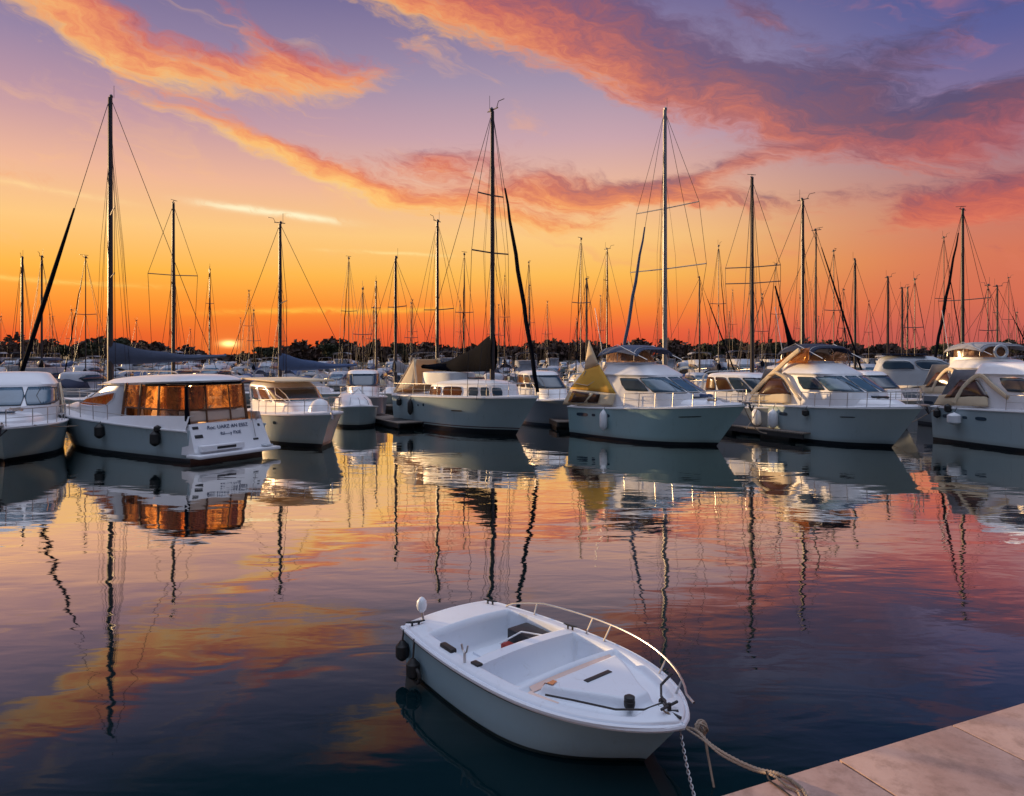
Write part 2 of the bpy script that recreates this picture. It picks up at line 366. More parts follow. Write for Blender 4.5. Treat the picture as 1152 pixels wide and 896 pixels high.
# ------------------------------------------------------------------ mesh helpers
class MB:
    def __init__(s): s.v = []; s.f = []
    def add(s, vs, fs):
        o = len(s.v); s.v += [tuple(v) for v in vs]; s.f += [tuple(o+i for i in f) for f in fs]; return s
    def box(s, c, d, rz=0, bev=0, ry=0):
        x, y, z = [k/2 for k in d]; b = min(bev, x*.9, y*.9, z*.9)
        if b <= 0:
            vs = [(i*x, j*y, k*z) for k in (-1,1) for j in (-1,1) for i in (-1,1)]
            fs = [(0,2,3,1),(4,5,7,6),(0,1,5,4),(2,6,7,3),(0,4,6,2),(1,3,7,5)]
        else:
            bm = bmesh.new(); bmesh.ops.create_cube(bm, size=1)
            for v in bm.verts: v.co = Vector((v.co.x*2*x, v.co.y*2*y, v.co.z*2*z))
            bmesh.ops.bevel(bm, geom=bm.edges[:], offset=b, segments=2, affect='EDGES', profile=.6)
            bm.verts.index_update(); vs = [tuple(v.co) for v in bm.verts]; fs = [tuple(v.index for v in f.verts) for f in bm.faces]; bm.free()
        m = Matrix.Translation(c) @ Matrix.Rotation(rz, 4, 'Z') @ Matrix.Rotation(ry, 4, 'Y')
        return s.add([m @ Vector(v) for v in vs], fs)
    def tube(s, pts, r, seg=6, cap=True):
        pts = [Vector(p) for p in pts]; n = len(pts); rs = r if isinstance(r, (list, tuple)) else [r]*n
        o = len(s.v); ref = None
        for i, p in enumerate(pts):
            d = (pts[min(i+1, n-1)]-pts[max(i-1, 0)]).normalized()
            if ref is None: ref = Vector((0,0,1)) if abs(d.z) < .9 else Vector((1,0,0))
            a = (ref - d*ref.dot(d)).normalized(); bb = d.cross(a); ref = a
            for k in range(seg):
                t = 2*math.pi*k/seg; s.v.append(tuple(p + (a*math.cos(t)+bb*math.sin(t))*rs[i]))
        for i in range(n-1):
            for k in range(seg):
                k2 = (k+1) % seg; s.f.append((o+i*seg+k, o+i*seg+k2, o+(i+1)*seg+k2, o+(i+1)*seg+k))
        if cap: s.f.append(tuple(o+k for k in reversed(range(seg)))); s.f.append(tuple(o+(n-1)*seg+k for k in range(seg)))
        return s
    def lathe(s, prof, c=(0,0,0), seg=14, M4=None):
        o = len(s.v); M4 = M4 or Matrix.Translation(c)
        for (r, z) in prof:
            for k in range(seg):
                t = 2*math.pi*k/seg; s.v.append(tuple(M4 @ Vector((r*math.cos(t), r*math.sin(t), z))))
        for i in range(len(prof)-1):
            for k in range(seg):
                k2 = (k+1) % seg; s.f.append((o+i*seg+k, o+i*seg+k2, o+(i+1)*seg+k2, o+(i+1)*seg+k))
        s.f.append(tuple(o+k for k in reversed(range(seg)))); s.f.append(tuple(o+(len(prof)-1)*seg+k for k in range(seg)))
        return s
    def grid(s, fn, nu, nv):
        o = len(s.v)
        for i in range(nu+1):
            for j in range(nv+1): s.v.append(tuple(fn(i/nu, j/nv)))
        for i in range(nu):
            for j in range(nv):
                a = o+i*(nv+1)+j; s.f.append((a, a+nv+1, a+nv+2, a+1))
        return s
    def build(s, name, mat, parent=None, smooth=True, ang=35, recalc=True, solid=0):
        me = bpy.data.meshes.new(name); me.from_pydata(s.v, [], s.f); me.update()
        if recalc:
            bm = bmesh.new(); bm.from_mesh(me); bmesh.ops.remove_doubles(bm, verts=bm.verts, dist=1e-5)
            bmesh.ops.recalc_face_normals(bm, faces=bm.faces); bm.to_mesh(me); bm.free()
        if smooth:
            for p in me.polygons: p.use_smooth = True
            me.set_sharp_from_angle(angle=R(ang))
        me.materials.append(M[mat] if isinstance(mat, str) else mat)
        o = bpy.data.objects.new(name, me); COL.objects.link(o)
        if solid:
            md = o.modifiers.new('thick', 'SOLIDIFY'); md.thickness = solid; md.offset = 0
        if parent: o.parent = parent
        return o
def tag(o, label=None, cat=None, group=None, kind=None):
    if label: o['label'] = label
    if cat: o['category'] = cat
    if group: o['group'] = group
    if kind: o['kind'] = kind
    return o
def empty(name, loc, rz, label, cat, group=None):
    o = bpy.data.objects.new(name, None); COL.objects.link(o); o.empty_display_size = .3
    o.location = loc; o.rotation_euler = (0, 0, rz); tag(o, label, cat, group); return o
def kids(o): return [c for c in bpy.data.objects if c.parent == o]

def sp_(v, e): return math.copysign(abs(v)**e, v)

# ---- hull
class Hull:
    def __init__(s, L, W, fb, fs, ws=.86, sm=.42, p=2.3, q=.85, rake=1.1, flare=1.1, sp=1.7, trake=0.0):
        s.L, s.W, s.fb, s.fs, s.ws, s.sm, s.p, s.q, s.rake, s.flare, s.sp, s.trake = L, W, fb, fs, ws, sm, p, q, rake, flare, sp, trake
    def f(s, t):
        if t < s.sm: return 1-(1-s.ws)*((s.sm-t)/s.sm)**2
        u = min(1, (t-s.sm)/(1-s.sm)); return max(0, 1-u**s.p)**s.q
    def sheer(s, t): return s.fs+(s.fb-s.fs)*t**s.sp
    def pt(s, t, zn, side, off=0):
        z = zn*s.sheer(t); k = 1-zn
        x = t*s.L - s.rake*k*t**3 + s.trake*(zn-1)*(1-t)**3*-1
        y = s.W/2*(s.f(t)**(1+s.flare*k*t) if s.f(t) > 0 else 0)*(1-.09*max(0, k)-.25*max(0, -zn))
        return Vector((x, side*(y+off), z))
    def build(s, root, mat, deck='deck', rub='gel_grey', rubr=.035, crown=.05, ns=30, nz=10):
        b = MB()
        zs = [-.35/s.fs] + [i/nz for i in range(nz+1)]
        for side in (1, -1):
            b.grid(lambda u, v: s.pt(u, zs[round(v*(len(zs)-1))], side), ns, len(zs)-1)
        b.grid(lambda u, v: s.pt(0, zs[round(u*(len(zs)-1))], 1)*(1-v) + s.pt(0, zs[round(u*(len(zs)-1))], -1)*v, len(zs)-1, 4)
        b.grid(lambda u, v: s.pt(u, zs[0], 1)*(1-v)+s.pt(u, zs[0], -1)*v, ns, 2)
        h = b.build('hull', mat, root)
        if deck:
            d = MB()
            def dk(u, v):
                p = s.pt(u, 1, 1); y = p.y*(1-2*v); return (p.x, y, p.z-.012+crown*(1-(2*v-1)**2))
            d.grid(dk, ns, 8); d.build('deck', deck, root)
        r = MB()
        for side in (1, -1): r.tube([s.pt(i/ns, .97, side, .008) for i in range(ns+1)], rubr, 6)
        r.build('rub_rail', rub, root)
        return h
    def rail(s, root, t0, t1, n, h=.62, inset=.10, side=(1,-1), r=.018, mid=True, close=True, name='guard_rail', mat='steel', low=0):
        for sd in side:
            b = MB(); top = []; md = []
            N = n*4
            for i in range(N+1):
                t = t0+(t1-t0)*i/N; p = s.pt(t, 1, sd, -inset)
                if sd*p.y < 0: p.y = 0
                hh = h*(1 if low == 0 else min(1, .15+i/(N*low)))
                top.append(p+Vector((.04, 0, hh))); md.append(p+Vector((.02, 0, hh*.52)))
                if i % 4 == 0: b.tube([p, p+Vector((.04, 0, hh))], r*.9, 5)
            b.tube(top, r, 6)
            if mid: b.tube(md, r*.6, 5)
            b.build(name, mat, root)
    def fender(s, root, t, side, r=.13, l=.55, z=None, mat='rubber'):
        p = s.pt(t, .62, side, r*.9); top = s.pt(t, 1, side, .02)
        if z is not None: p.z = z
        f = MB().lathe([(.02, l*.55), (.035, l*.5), (r*.6, l*.42), (r, l*.28), (r*1.02, 0), (r, -l*.28), (r*.6, -l*.42), (.02, -l*.5)], p, 12).build('fender', mat, root)
        MB().tube([top, p+Vector((0,0,l*.5))], .012, 5).build('fender_line', 'rope_dark', f)
        return f
    def port(s, root, t, zn, side, w=.32, h=.12, mat='glass', name='porthole', rnd=True):
        b = MB(); c = s.pt(t, zn, side, .012); c2 = s.pt(t+.01, zn, side, .012); ax = (c2-c).normalized()
        up = (s.pt(t, min(1, zn+.05), side, .012)-s.pt(t, zn, side, .012)).normalized()
        n = 16; vs = [c + ax*(sp_(math.cos(2*math.pi*k/n), .6)*w/2) + up*(sp_(math.sin(2*math.pi*k/n), .6)*h/2) for k in range(n)]
        nrm = ax.cross(up).normalized()*(-side)
        vs2 = [v-nrm*.03 if False else v+Vector((0, -side*.05, 0)) for v in vs]
        b.add(vs+vs2, [tuple(range(n))]+[(k, (k+1) % n, n+(k+1) % n, n+k) for k in range(n)])
        return b.build(name, mat, root)

# ---- superstructure as a stack of plan outlines
class Stack:
    """rings: list of (z, xb, xf, halfwidth, squareness, taper, slope)"""
    def __init__(s, rings): s.r = rings
    def P(s, th, lev):
        i = min(int(lev), len(s.r)-2); f = lev-i; a, b = s.r[i], s.r[i+1]
        z, xb, xf, w, n, tp, sl = [a[k]+(b[k]-a[k])*f for k in range(7)]
        c, sn = math.cos(th), math.sin(th); cx = (xf+xb)/2; A = (xf-xb)/2
        u = sp_(c, 2/n); x = cx+A*u; y = w*sp_(sn, 2/n)*(1-tp*(u+1)/2)
        return Vector((x, y, z+sl*(x-cx)))
    def body(s, root, name, mat, crown=.08, over=0, sub=3, nth=72, l0=0, l1=None, closed=True, smooth=True, ang=40):
        b = MB(); L1 = len(s.r)-1 if l1 is None else l1
        nl = max(1, round((L1-l0)*sub)); rows = []
        for i in range(nl+1):
            lev = l0+(L1-l0)*i/nl; rows.append([s.P(2*math.pi*k/nth, lev) for k in range(nth)])
        if closed:
            top = rows[-1]; c = sum(top, Vector())/nth
            for q, dzz in ((.9, .45), (.7, .75), (.4, .93), (.02, 1)):
                rows.append([c+(p-c)*q+Vector((0,0,crown*dzz+(p.z-c.z)*(0))) for p in top])
            bot = rows[0]; cb = sum(bot, Vector())/nth
        for r_ in rows: b.v += [tuple(p) for p in r_]
        for i in range(len(rows)-1):
            for k in range(nth):
                k2 = (k+1) % nth; b.f.append((i*nth+k, i*nth+k2, (i+1)*nth+k2, (i+1)*nth+k))
        if closed: b.f.append(tuple((len(rows)-1)*nth+k for k in range(nth)))
        return b.build(name, mat, root, smooth=smooth, ang=ang)
    def th(s, face, a, n=4):
        a = max(-1, min(1, a)); m = abs(a)**(n/2)
        if face == 'front': t = math.asin(m); return t if a >= 0 else -t
        if face == 'aft': t = math.asin(m); return math.pi-t if a >= 0 else math.pi+t
        t = math.acos(math.copysign(m, a)); return t if face == 'port' else -t
    def patch(s, root, face, a0, a1, l0, l1, name, mat, off=.012, rnd=7, nu=18, nv=5, thick=.02, skew=0, taper0=1, taper1=1, frame=None, fw=.04):
        n = s.r[min(int((l0+l1)/2), len(s.r)-1)][4]
        ths = [s.th(face, a0+(a1-a0)*i/nu, n) for i in range(nu+1)]
        if face == 'aft':
            ths = [t if t >= 0 else t+2*math.pi for t in ths]
        def surf(th, lev, o):
            p = s.P(th, lev); e = .01
            d1 = s.P(th+e, lev)-s.P(th-e, lev); d2 = s.P(th, min(lev+.02, len(s.r)-1.001))-s.P(th, max(lev-.02, 0))
            nn = d1.cross(d2)
            if nn.length < 1e-9: return p
            return p+nn.normalized()*o
        def mk(o, g=0):
            def fn(i, j):
                u = i; k = (1-abs(2*u-1)**rnd)**(1/rnd) if rnd else 1
                k = max(k, .02); hgt = 1
                tp = taper0+(taper1-taper0)*u
                mid = (l0+l1)/2; half = (l1-l0)/2*k*tp
                base = l0 + (l1-l0)/2*tp if (taper0 != 1 or taper1 != 1) else mid
                th = ths[min(nu, round(u*nu))]
                lev = base+half*(2*j-1)
                return surf(th, lev, o)
            return fn
        b = MB(); b.grid(mk(off), nu, nv)
        ob = b.build(name, mat, root, recalc=True)
        if thick:
            md = ob.modifiers.new('thick', 'SOLIDIFY'); md.thickness = thick; md.offset = 0
        if frame:
            e = MB(); f = mk(off+.004)
            loop = [f(i/nu, 0) for i in range(nu+1)]+[f(1, j/nv) for j in range(1, nv+1)]+[f(i/nu, 1) for i in range(nu-1, -1, -1)]+[f(0, j/nv) for j in range(nv-1, -1, -1)]
            e.tube(loop, fw/2, 5); e.build('window_frame', frame, ob)
        return ob

def at(px, y_px, z=0.0):
    D = FPX*(CAM_H-z)/(y_px-402.0); return Vector(((px-576)/FPX*D, D, z))
def atD(px, D, z=0.0): return Vector(((px-576)/FPX*D, D, z))
def text_mesh(body, size, name, mat, parent, M4, ext=.004):
    cu = bpy.data.curves.new(name, 'FONT'); cu.body = body; cu.size = size; cu.extrude = ext; cu.align_x = 'CENTER'; cu.shear = .15
    tmp = bpy.data.objects.new(name, cu); COL.objects.link(tmp)
    dg = bpy.context.evaluated_depsgraph_get(); me = bpy.data.meshes.new_from_object(tmp.evaluated_get(dg))
    bpy.data.objects.remove(tmp)
    me.transform(M4); me.materials.clear(); me.materials.append(M[mat])
    o = bpy.data.objects.new(name, me); COL.objects.link(o); o.parent = parent; return o

# ================================================================== SETTING
w = MB(); w.add([(-2500,-60,0),(2500,-60,0),(2500,3000,0),(-2500,3000,0)], [(0,1,2,3)])
tag(w.build('water', 'water', smooth=False), kind='structure', label='calm dark teal harbour water reflecting the orange sunset')
# sea bed below the water sheet is not needed: water is opaque. Land along the horizon
ld = MB(); n = 160
def landf(u, v):
    x = -700+1400*u; y = 262+v*400
    h = (1.0 + 1.8*math.sin(x*.013)**2 + 1.0*math.sin(x*.031+1)+v*3.5)*min(1, v*14)
    return (x, y+6*math.sin(x*.05), -.3+max(0, h))
ld.grid(landf, n, 14); tag(ld.build('hills', 'land'), kind='structure', label='low dark shore beyond the marina')

# ---- quay in the lower right corner
QZ = 1.0
q0, q1 = at(805, 896, QZ), at(1152, 790, QZ)
qd = (q1-q0).normalized(); qa = math.atan2(qd.y, qd.x)
jp = at(940, 853, QZ); js = (jp-q0).dot(qd)
quay = bpy.data.objects.new('quay', None)
rq = random.Random(2); b = MB(); pitch = 1.09; k0 = -3
for k in range(-4, 6):
    for r_ in range(4):
        cx = js + (k+.5)*pitch; cy = -.80-1.6*r_
        b.box((cx, cy, -.10+rq.uniform(-.003, .003)), (pitch-rq.uniform(.012,.02), 1.58, .20), bev=rq.uniform(.003,.006), rz=rq.uniform(-.002,.002))
b.box((js+pitch, -3.2, -.75), (pitch*10-.06, 6.34, 1.28))
qo = b.build('quay', 'quay', smooth=True, ang=30); qo.location = (q0.x, q0.y, QZ); qo.rotation_euler = (0, 0, qa)
tag(qo, kind='structure', label='pinkish stone slab quay edge in the lower right corner')

# ================================================================== DINGHY
def make_dinghy():
    sc = Vector((-.77, 8.62, 0)); hd = Vector((.648, -.762)).normalized(); ang = math.atan2(hd.y, hd.x)
    root = empty('dinghy', sc, ang, 'small white open dinghy moored by its bow to the stone quay in the foreground', 'dinghy')
    L = 3.42
    H = Hull(L, 1.66, .50, .50, ws=.78, sm=.48, p=2.4, q=.68, rake=.42, flare=.9, sp=2)
    H.build(root, 'hull_dinghy', deck=None, rub='liner', rubr=.022, ns=48, nz=10)
    # dark line moulding under the gunwale
    r = MB()
    for sd_ in (1, -1): r.tube([H.pt(i/48, .90, sd_, .004) for i in range(49)], .011, 6)
    r.build('rubbing_strake', 'dark', root)
    def sdb(x, y, x0, x1, yh, rad):
        cx = (x0+x1)/2; hx = (x1-x0)/2; qx = abs(x-cx)-hx+rad; qy = abs(y)-yh+rad
        return math.hypot(max(qx, 0), max(qy, 0))+min(max(qx, qy), 0)-rad
    def ss(a, b_, x):
        t = max(0, min(1, (x-a)/(b_-a))); return t*t*(3-2*t)
    def zf(x, y, ymax, t):
        z = H.sheer(t)+.045*(1-(abs(y)/max(ymax, .05))**2)*ss(0, .25, ymax) 
        e = ymax-abs(y)
        z -= .05*(1-ss(0, .05, e))          # rounded outer lip
        yi = ymax-.17
        d1 = max(sdb(x, y, .46, 1.30, 3, .1), -(yi-abs(y)))
        z += (.19-z)*(1-ss(-.035, .012, d1))
        d2 = max(sdb(x, y, 1.48, 2.04, 3, .1), -(yi-abs(y)))
        z += (.21-z)*(1-ss(-.035, .012, d2))
        # recessed foredeck round a raised hatch
        d3 = max(sdb(x, y, 2.08, 3.12, 3, .12), -(ymax-.13-abs(y)))
        z += (.455-z)*(1-ss(-.05, .01, d3))
        wh = .55-.41*ss(2.15, 3.1, x)
        d4 = max(x-3.0, 2.18-x, abs(y)-wh)
        z += (.555-z)*(1-ss(-.055, .0, d4))
        return z
    xs = [i*L/170 for i in range(171)]
    b = MB(); NY = 88
    def fn(u, v):
        t = u; p = H.pt(t, 1, 1); ym = p.y
        a = 2*v-1; a = math.copysign(abs(a)**.8, a); y = ym*a
        return (p.x, y, zf(p.x, y, ym, t)+.012)
    b.grid(fn, 170, NY); b.build('deck_liner', 'liner', root, ang=80)
    # skirt closing liner to hull lip
    g = MB()
    for sd_ in (1, -1): g.tube([H.pt(i/60, 1, sd_, -.012)+Vector((0,0,-.028)) for i in range(61)], .026, 8)
    g.tube([H.pt(0,1,1)*(1-k/8)+H.pt(0,1,-1)*(k/8)+Vector((.0,0,-.028)) for k in range(9)], .026, 8)
    g.build('gunwale', 'liner', root)
    # pink trim on the foredeck panel
    t = MB()
    def strip(pts, w_, z=.009):
        for (x0, y0), (x1, y1) in zip(pts[:-1], pts[1:]):
            d = Vector((x1-x0, y1-y0)); nrm = Vector((-d.y, d.x)).normalized()*w_/2
            n_ = 8; 
            for i in range(n_):
                a0, a1 = i/n_, (i+1)/n_
                q = []
                for aa, sg in ((a0,1),(a1,1),(a1,-1),(a0,-1)):
                    X = x0+(x1-x0)*aa+nrm.x*sg; Y = y0+(y1-y0)*aa+nrm.y*sg
                    tt = X/L; ym = H.pt(tt, 1, 1).y
                    q.append((X, Y, zf(X, Y, ym, tt)+.012+z))
                t.add(q, [(0,1,2,3)])
    strip([(2.12, -.56), (2.12, .56)], .045); strip([(2.12, -.585), (2.45, -.53)], .05)
    t.build('trim_band', 'trim', root, recalc=False)
    t = MB(); strip([(2.17, -.46), (2.30, -.42)], .09, .011); t.build('decal', 'orange', root, recalc=False)
    # hatch with slot
    MB().box((2.45, 0, .571), (.055, .34, .008), bev=.003).build('hatch_slot', 'dark', root)
    # dark locker opening / battery box on the far side of the aft well
    MB().box((1.02, .44, .33), (.52, .30, .27), bev=.02).build('battery_box', 'dark', root)
    MB().box((.90, .20, .30), (.16, .12, .10), bev=.02).build('fuel_cap', 'red', root)
    MB().tube([(.85,.1,.36),(1.0,.3,.49),(1.3,.42,.50),(1.45,.3,.535)], .010, 6).build('hose', 'white_plastic', root)
    MB().box((.9, -.05, .21), (.66, .03, .03)).build('floor_rib', 'liner', root)
    # stern lamp
    lm = MB().tube([(.10,-.42,.5),(.06,-.42,.64)], .014, 6).build('lamp_stalk', 'steel', root)
    MB().lathe([(.02,0),(.05,.03),(.062,.08),(.055,.13),(.03,.165),(.005,.18)], (.055,-.42,.62), 12).build('stern_lamp', 'white_plastic', root)
    # rowlocks and cleats
    def cleat(x, y, z, rz=0, mat='rubber', s_=1, name='cleat'):
        c = MB(); m = Matrix.Translation((x, y, z)) @ Matrix.Rotation(rz, 4, 'Z')
        c.tube([m@Vector((-.10*s_,0,.05*s_)), m@Vector((-.04*s_,0,.045*s_)), m@Vector((.04*s_,0,.045*s_)), m@Vector((.10*s_,0,.05*s_))], [.008*s_,.013*s_,.013*s_,.008*s_], 6)
        c.tube([m@Vector((-.035*s_,0,0)), m@Vector((-.035*s_,0,.045*s_))], .012*s_, 6)
        c.tube([m@Vector((.035*s_,0,0)), m@Vector((.035*s_,0,.045*s_))], .012*s_, 6)
        return c.build(name, mat, root)
    cleat(.14, -.56, .515, R(70), s_=1.1); cleat(.16, .52, .53, R(20)); cleat(1.38, .70, .53, R(10), s_=.9)
    MB().box((.92, -.655, .535), (.24, .075, .05), bev=.02, rz=R(-4)).build('oarlock_pad', 'rubber', root)
    rl = MB(); rl.tube([(1.30,-.72,.52),(1.30,-.72,.62)], .014, 6); rl.tube([(1.26,-.73,.70),(1.265,-.72,.64),(1.30,-.72,.615),(1.335,-.72,.64),(1.34,-.71,.70)], .010, 6)
    rl.build('oarlock', 'steel', root)
    rl = MB(); rl.box((1.42,-.66,.535), (.12,.07,.025), bev=.01); rl.build('oarlock_socket', 'rubber', root)
    # rail on the far (port) side, rising from aft to the bow
    rb = MB(); pts = []; NR = 34
    ra, rz_ = .10, .985
    for i in range(NR+1):
        tt = ra+(rz_-ra)*i/NR; p = H.pt(tt, 1, 1, -.05+.09*math.sin(math.pi*i/NR)); 
        pts.append(p+Vector((.05*i/NR, -.04, .03+.13*min(1, i/6)**.6+.03*math.sin(math.pi*i/NR))))
    pts[-1] = H.pt(.985, 1, 1, 0)+Vector((.08, -.02, .15))
    rb.tube(pts, .0105, 8); hr = rb.build('handrail', 'steel', root)
    for i in (5, 14, 17, 27, 31):
        tt = ra+(rz_-ra)*i/NR; ft = H.pt(tt, 1, 1, -.07)
        MB().tube([ft+Vector((-.03,0,.0)), pts[i]], .011, 6).lathe([(.03,0),(.026,.012),(.012,.02)], ft, 10).build('rail_post', 'steel', hr)
    # bow: anchor-like cleat, bollard lamp, painter rope
    cl = MB(); cl.tube([(3.28,.0,.52),(3.28,0,.62)], .018, 8); cl.tube([(3.28,-.11,.60),(3.28,.11,.60)], .013, 6)
    cl.tube([(3.16,.0,.545),(3.40,0,.54)], .014, 6); cl.tube([(3.21,-.07,.54),(3.33,.06,.555)], .012, 6); cl.build('bow_cleat', 'dark', root)
    cl = MB(); cl.lathe([(.035,0),(.035,.03),(.028,.04)], (3.13,.10,.53), 10); cl.build('ring_bolt', 'dark', root)
    MB().lathe([(.045,0),(.05,.02),(.05,.05),(.044,.055),(.048,.065),(.048,.09),(.03,.10)], (2.98,-.17,.53), 16).build('bow_lamp', 'rubber', root)
    MB().tube([(2.36,-.60,.545),(2.6,-.50,.555),(2.95,-.32,.545),(3.12,-.14,.55),(3.16,.06,.56),(3.24,.0,.57)], .010, 6).build('painter', 'rope_dark', root)
    MB().tube([(3.24,.02,.58),(3.10,.12,.58),(3.02,.22,.62),(3.05,.34,.70)], .012, 6).build('rail_lashing', 'rope_dark', root)
    # fenders at the stern quarter on the near (starboard) side
    for (tt, zc) in ((.03, .26), (.12, .17)):
        H.fender(root, tt, -1, r=.075, l=.22, z=zc)
    f = H.pt(.14, .2, -1, .09)
    MB().tube([(f.x+.07*math.cos(a)*1, f.y, .12+.07*math.sin(a)) for a in [k*math.pi/8 for k in range(17)]], .022, 6).build('tyre_fender', 'rubber', root)
    MB().box((.0, 0, .20), (.03, .5, .2), bev=.01).build('transom_pad', 'grey_canvas', root)
    return root, H
dinghy, DH = make_dinghy()
bpy.context.view_layer.update()

def strand_rope(path, r, name, mat, parent=None, turns=14, ns=3):
    # resample
    P = [Vector(p) for p in path]; out = []
    def cr(p0,p1,p2,p3,t): return .5*((2*p1)+(-p0+p2)*t+(2*p0-5*p1+4*p2-p3)*t*t+(-p0+3*p1-3*p2+p3)*t*t*t)
    for i in range(len(P)-1):
        for k in range(14): out.append(cr(P[max(0,i-1)],P[i],P[i+1],P[min(len(P)-1,i+2)],k/14))
    out.append(P[-1])
    b = MB(); n = len(out)
    for s_ in range(ns):
        pts = []
        for i, p in enumerate(out):
            d = (out[min(i+1,n-1)]-out[max(i-1,0)]).normalized(); a = d.orthogonal() if abs(d.z) > .95 else d.cross(Vector((0,0,1))).normalized(); c = d.cross(a)
            ph = 2*math.pi*(i*turns/n*1.0+s_/ns); pts.append(p+(a*math.cos(ph)+c*math.sin(ph))*r*.55)
        b.tube(pts, r*.62, 5)
    return b.build(name, mat, parent)
bw = dinghy.matrix_world @ DH.pt(1, .93, 1)
def W3(px, y, z): return at(px, y, z)
rp = [bw+Vector((-.10,.04,.10)), bw+Vector((.0,0,.01)), W3(783, 822, .45), W3(800, 838, .50), W3(822, 852, .68), W3(850, 865, .90), W3(875, 871, 1.02), W3(892, 880, 1.018), W3(905, 892, 1.018), W3(914, 915, 1.018)]
rope = strand_rope(rp, .0125, 'mooring_rope', 'rope', turns=60)
tag(rope, 'light brown mooring rope running from the dinghy bow onto the stone quay', 'rope')
rp2 = [bw+Vector((-.13,.05,.11)), bw+Vector((.03,-.01,.0)), W3(790, 832, .47), W3(812, 850, .60), W3(845, 866, .86), W3(868, 872, 1.035), W3(884, 884, 1.016), W3(899, 893, 1.016), W3(902, 920, 1.016)]
o2 = strand_rope(rp2, .009, 'mooring_rope', 'rope', turns=60); tag(o2, 'thinner strand of rope slung just under the main mooring rope', 'rope')
lp = [W3(862, 868, 1.03), W3(866, 878, 1.012), W3(880, 888, 1.012), W3(893, 899, 1.012)]
o3 = strand_rope(lp, .007, 'rope_end', 'rope_dark', turns=20, ns=2); tag(o3, 'thin dark frayed rope end lying on the quay edge', 'rope')
# coil ball and hanging line
cb = MB(); c0 = W3(789, 819, .43); rnd = random.Random(3)
for k in range(6):
    a = rnd.uniform(0, math.pi); e = rnd.uniform(-.6, .6); rr = .052+rnd.uniform(-.012, .01)
    ax = Matrix.Rotation(a, 3, 'Z') @ Matrix.Rotation(e+R(60), 3, 'X')
    cb.tube([c0+ax@Vector((rr*math.cos(t), rr*math.sin(t), 0)) for t in [2*math.pi*i/18 for i in range(19)]], .009, 6)
tag(cb.build('rope_coil', 'rope'), 'small knotted coil of rope hanging just off the dinghy bow', 'rope')
ln = [c0, W3(795, 846, .28), W3(797, 870, .1), W3(801, 905, -.05)]
ln = [c0+Vector((.02,0,-.03)), c0+Vector((.045,-.03,-.2)), c0+Vector((.07,-.12,-.42)), c0+Vector((.085,-.2,-.60))]
tag(strand_rope(ln, .010, 'hanging_line', 'rope', turns=30), 'pale line hanging from the rope coil down into the water', 'rope')
ch = MB(); A = bw+Vector((.0,.0,-.03)); B_ = Vector((bw.x+.05, bw.y-.62, -.04))
for k in range(30):
    f = k/29; p = A.lerp(B_, f)+Vector((0, .06*math.sin(f*math.pi), -.05*math.sin(f*math.pi))); d = (B_-A).normalized(); q = d.to_track_quat('X', 'Z').to_matrix() @ Matrix.Rotation(R(90)*(k % 2)+.3, 3, 'X')
    ch.tube([p+q@Vector((.021*math.cos(t), .011*math.sin(t), 0)) for t in [2*math.pi*i/10 for i in range(11)]], .0042, 5)
tag(ch.build('mooring_chain', 'chain'), 'galvanised chain hanging from the dinghy bow into the water', 'chain')

# ================================================================== BIG BOATS
def place(px0, y0, px1, y1):
    """stern and stem waterline seen at two image points -> position, heading, length"""
    a, b_ = at(px0, y0), at(px1, y1); d = b_-a
    return a, math.atan2(d.y, d.x), d.length
def hoop(b, x, w_, z0, z1, r=.025, n=12, lean=0, e=.5):
    pts = []
    for i in range(n+1):
        t = math.pi*i/n; pts.append((x+lean*math.sin(t)**.5, w_*sp_(math.cos(t), e), z0+(z1-z0)*math.sin(t)**e))
    b.tube(pts, r, 6)

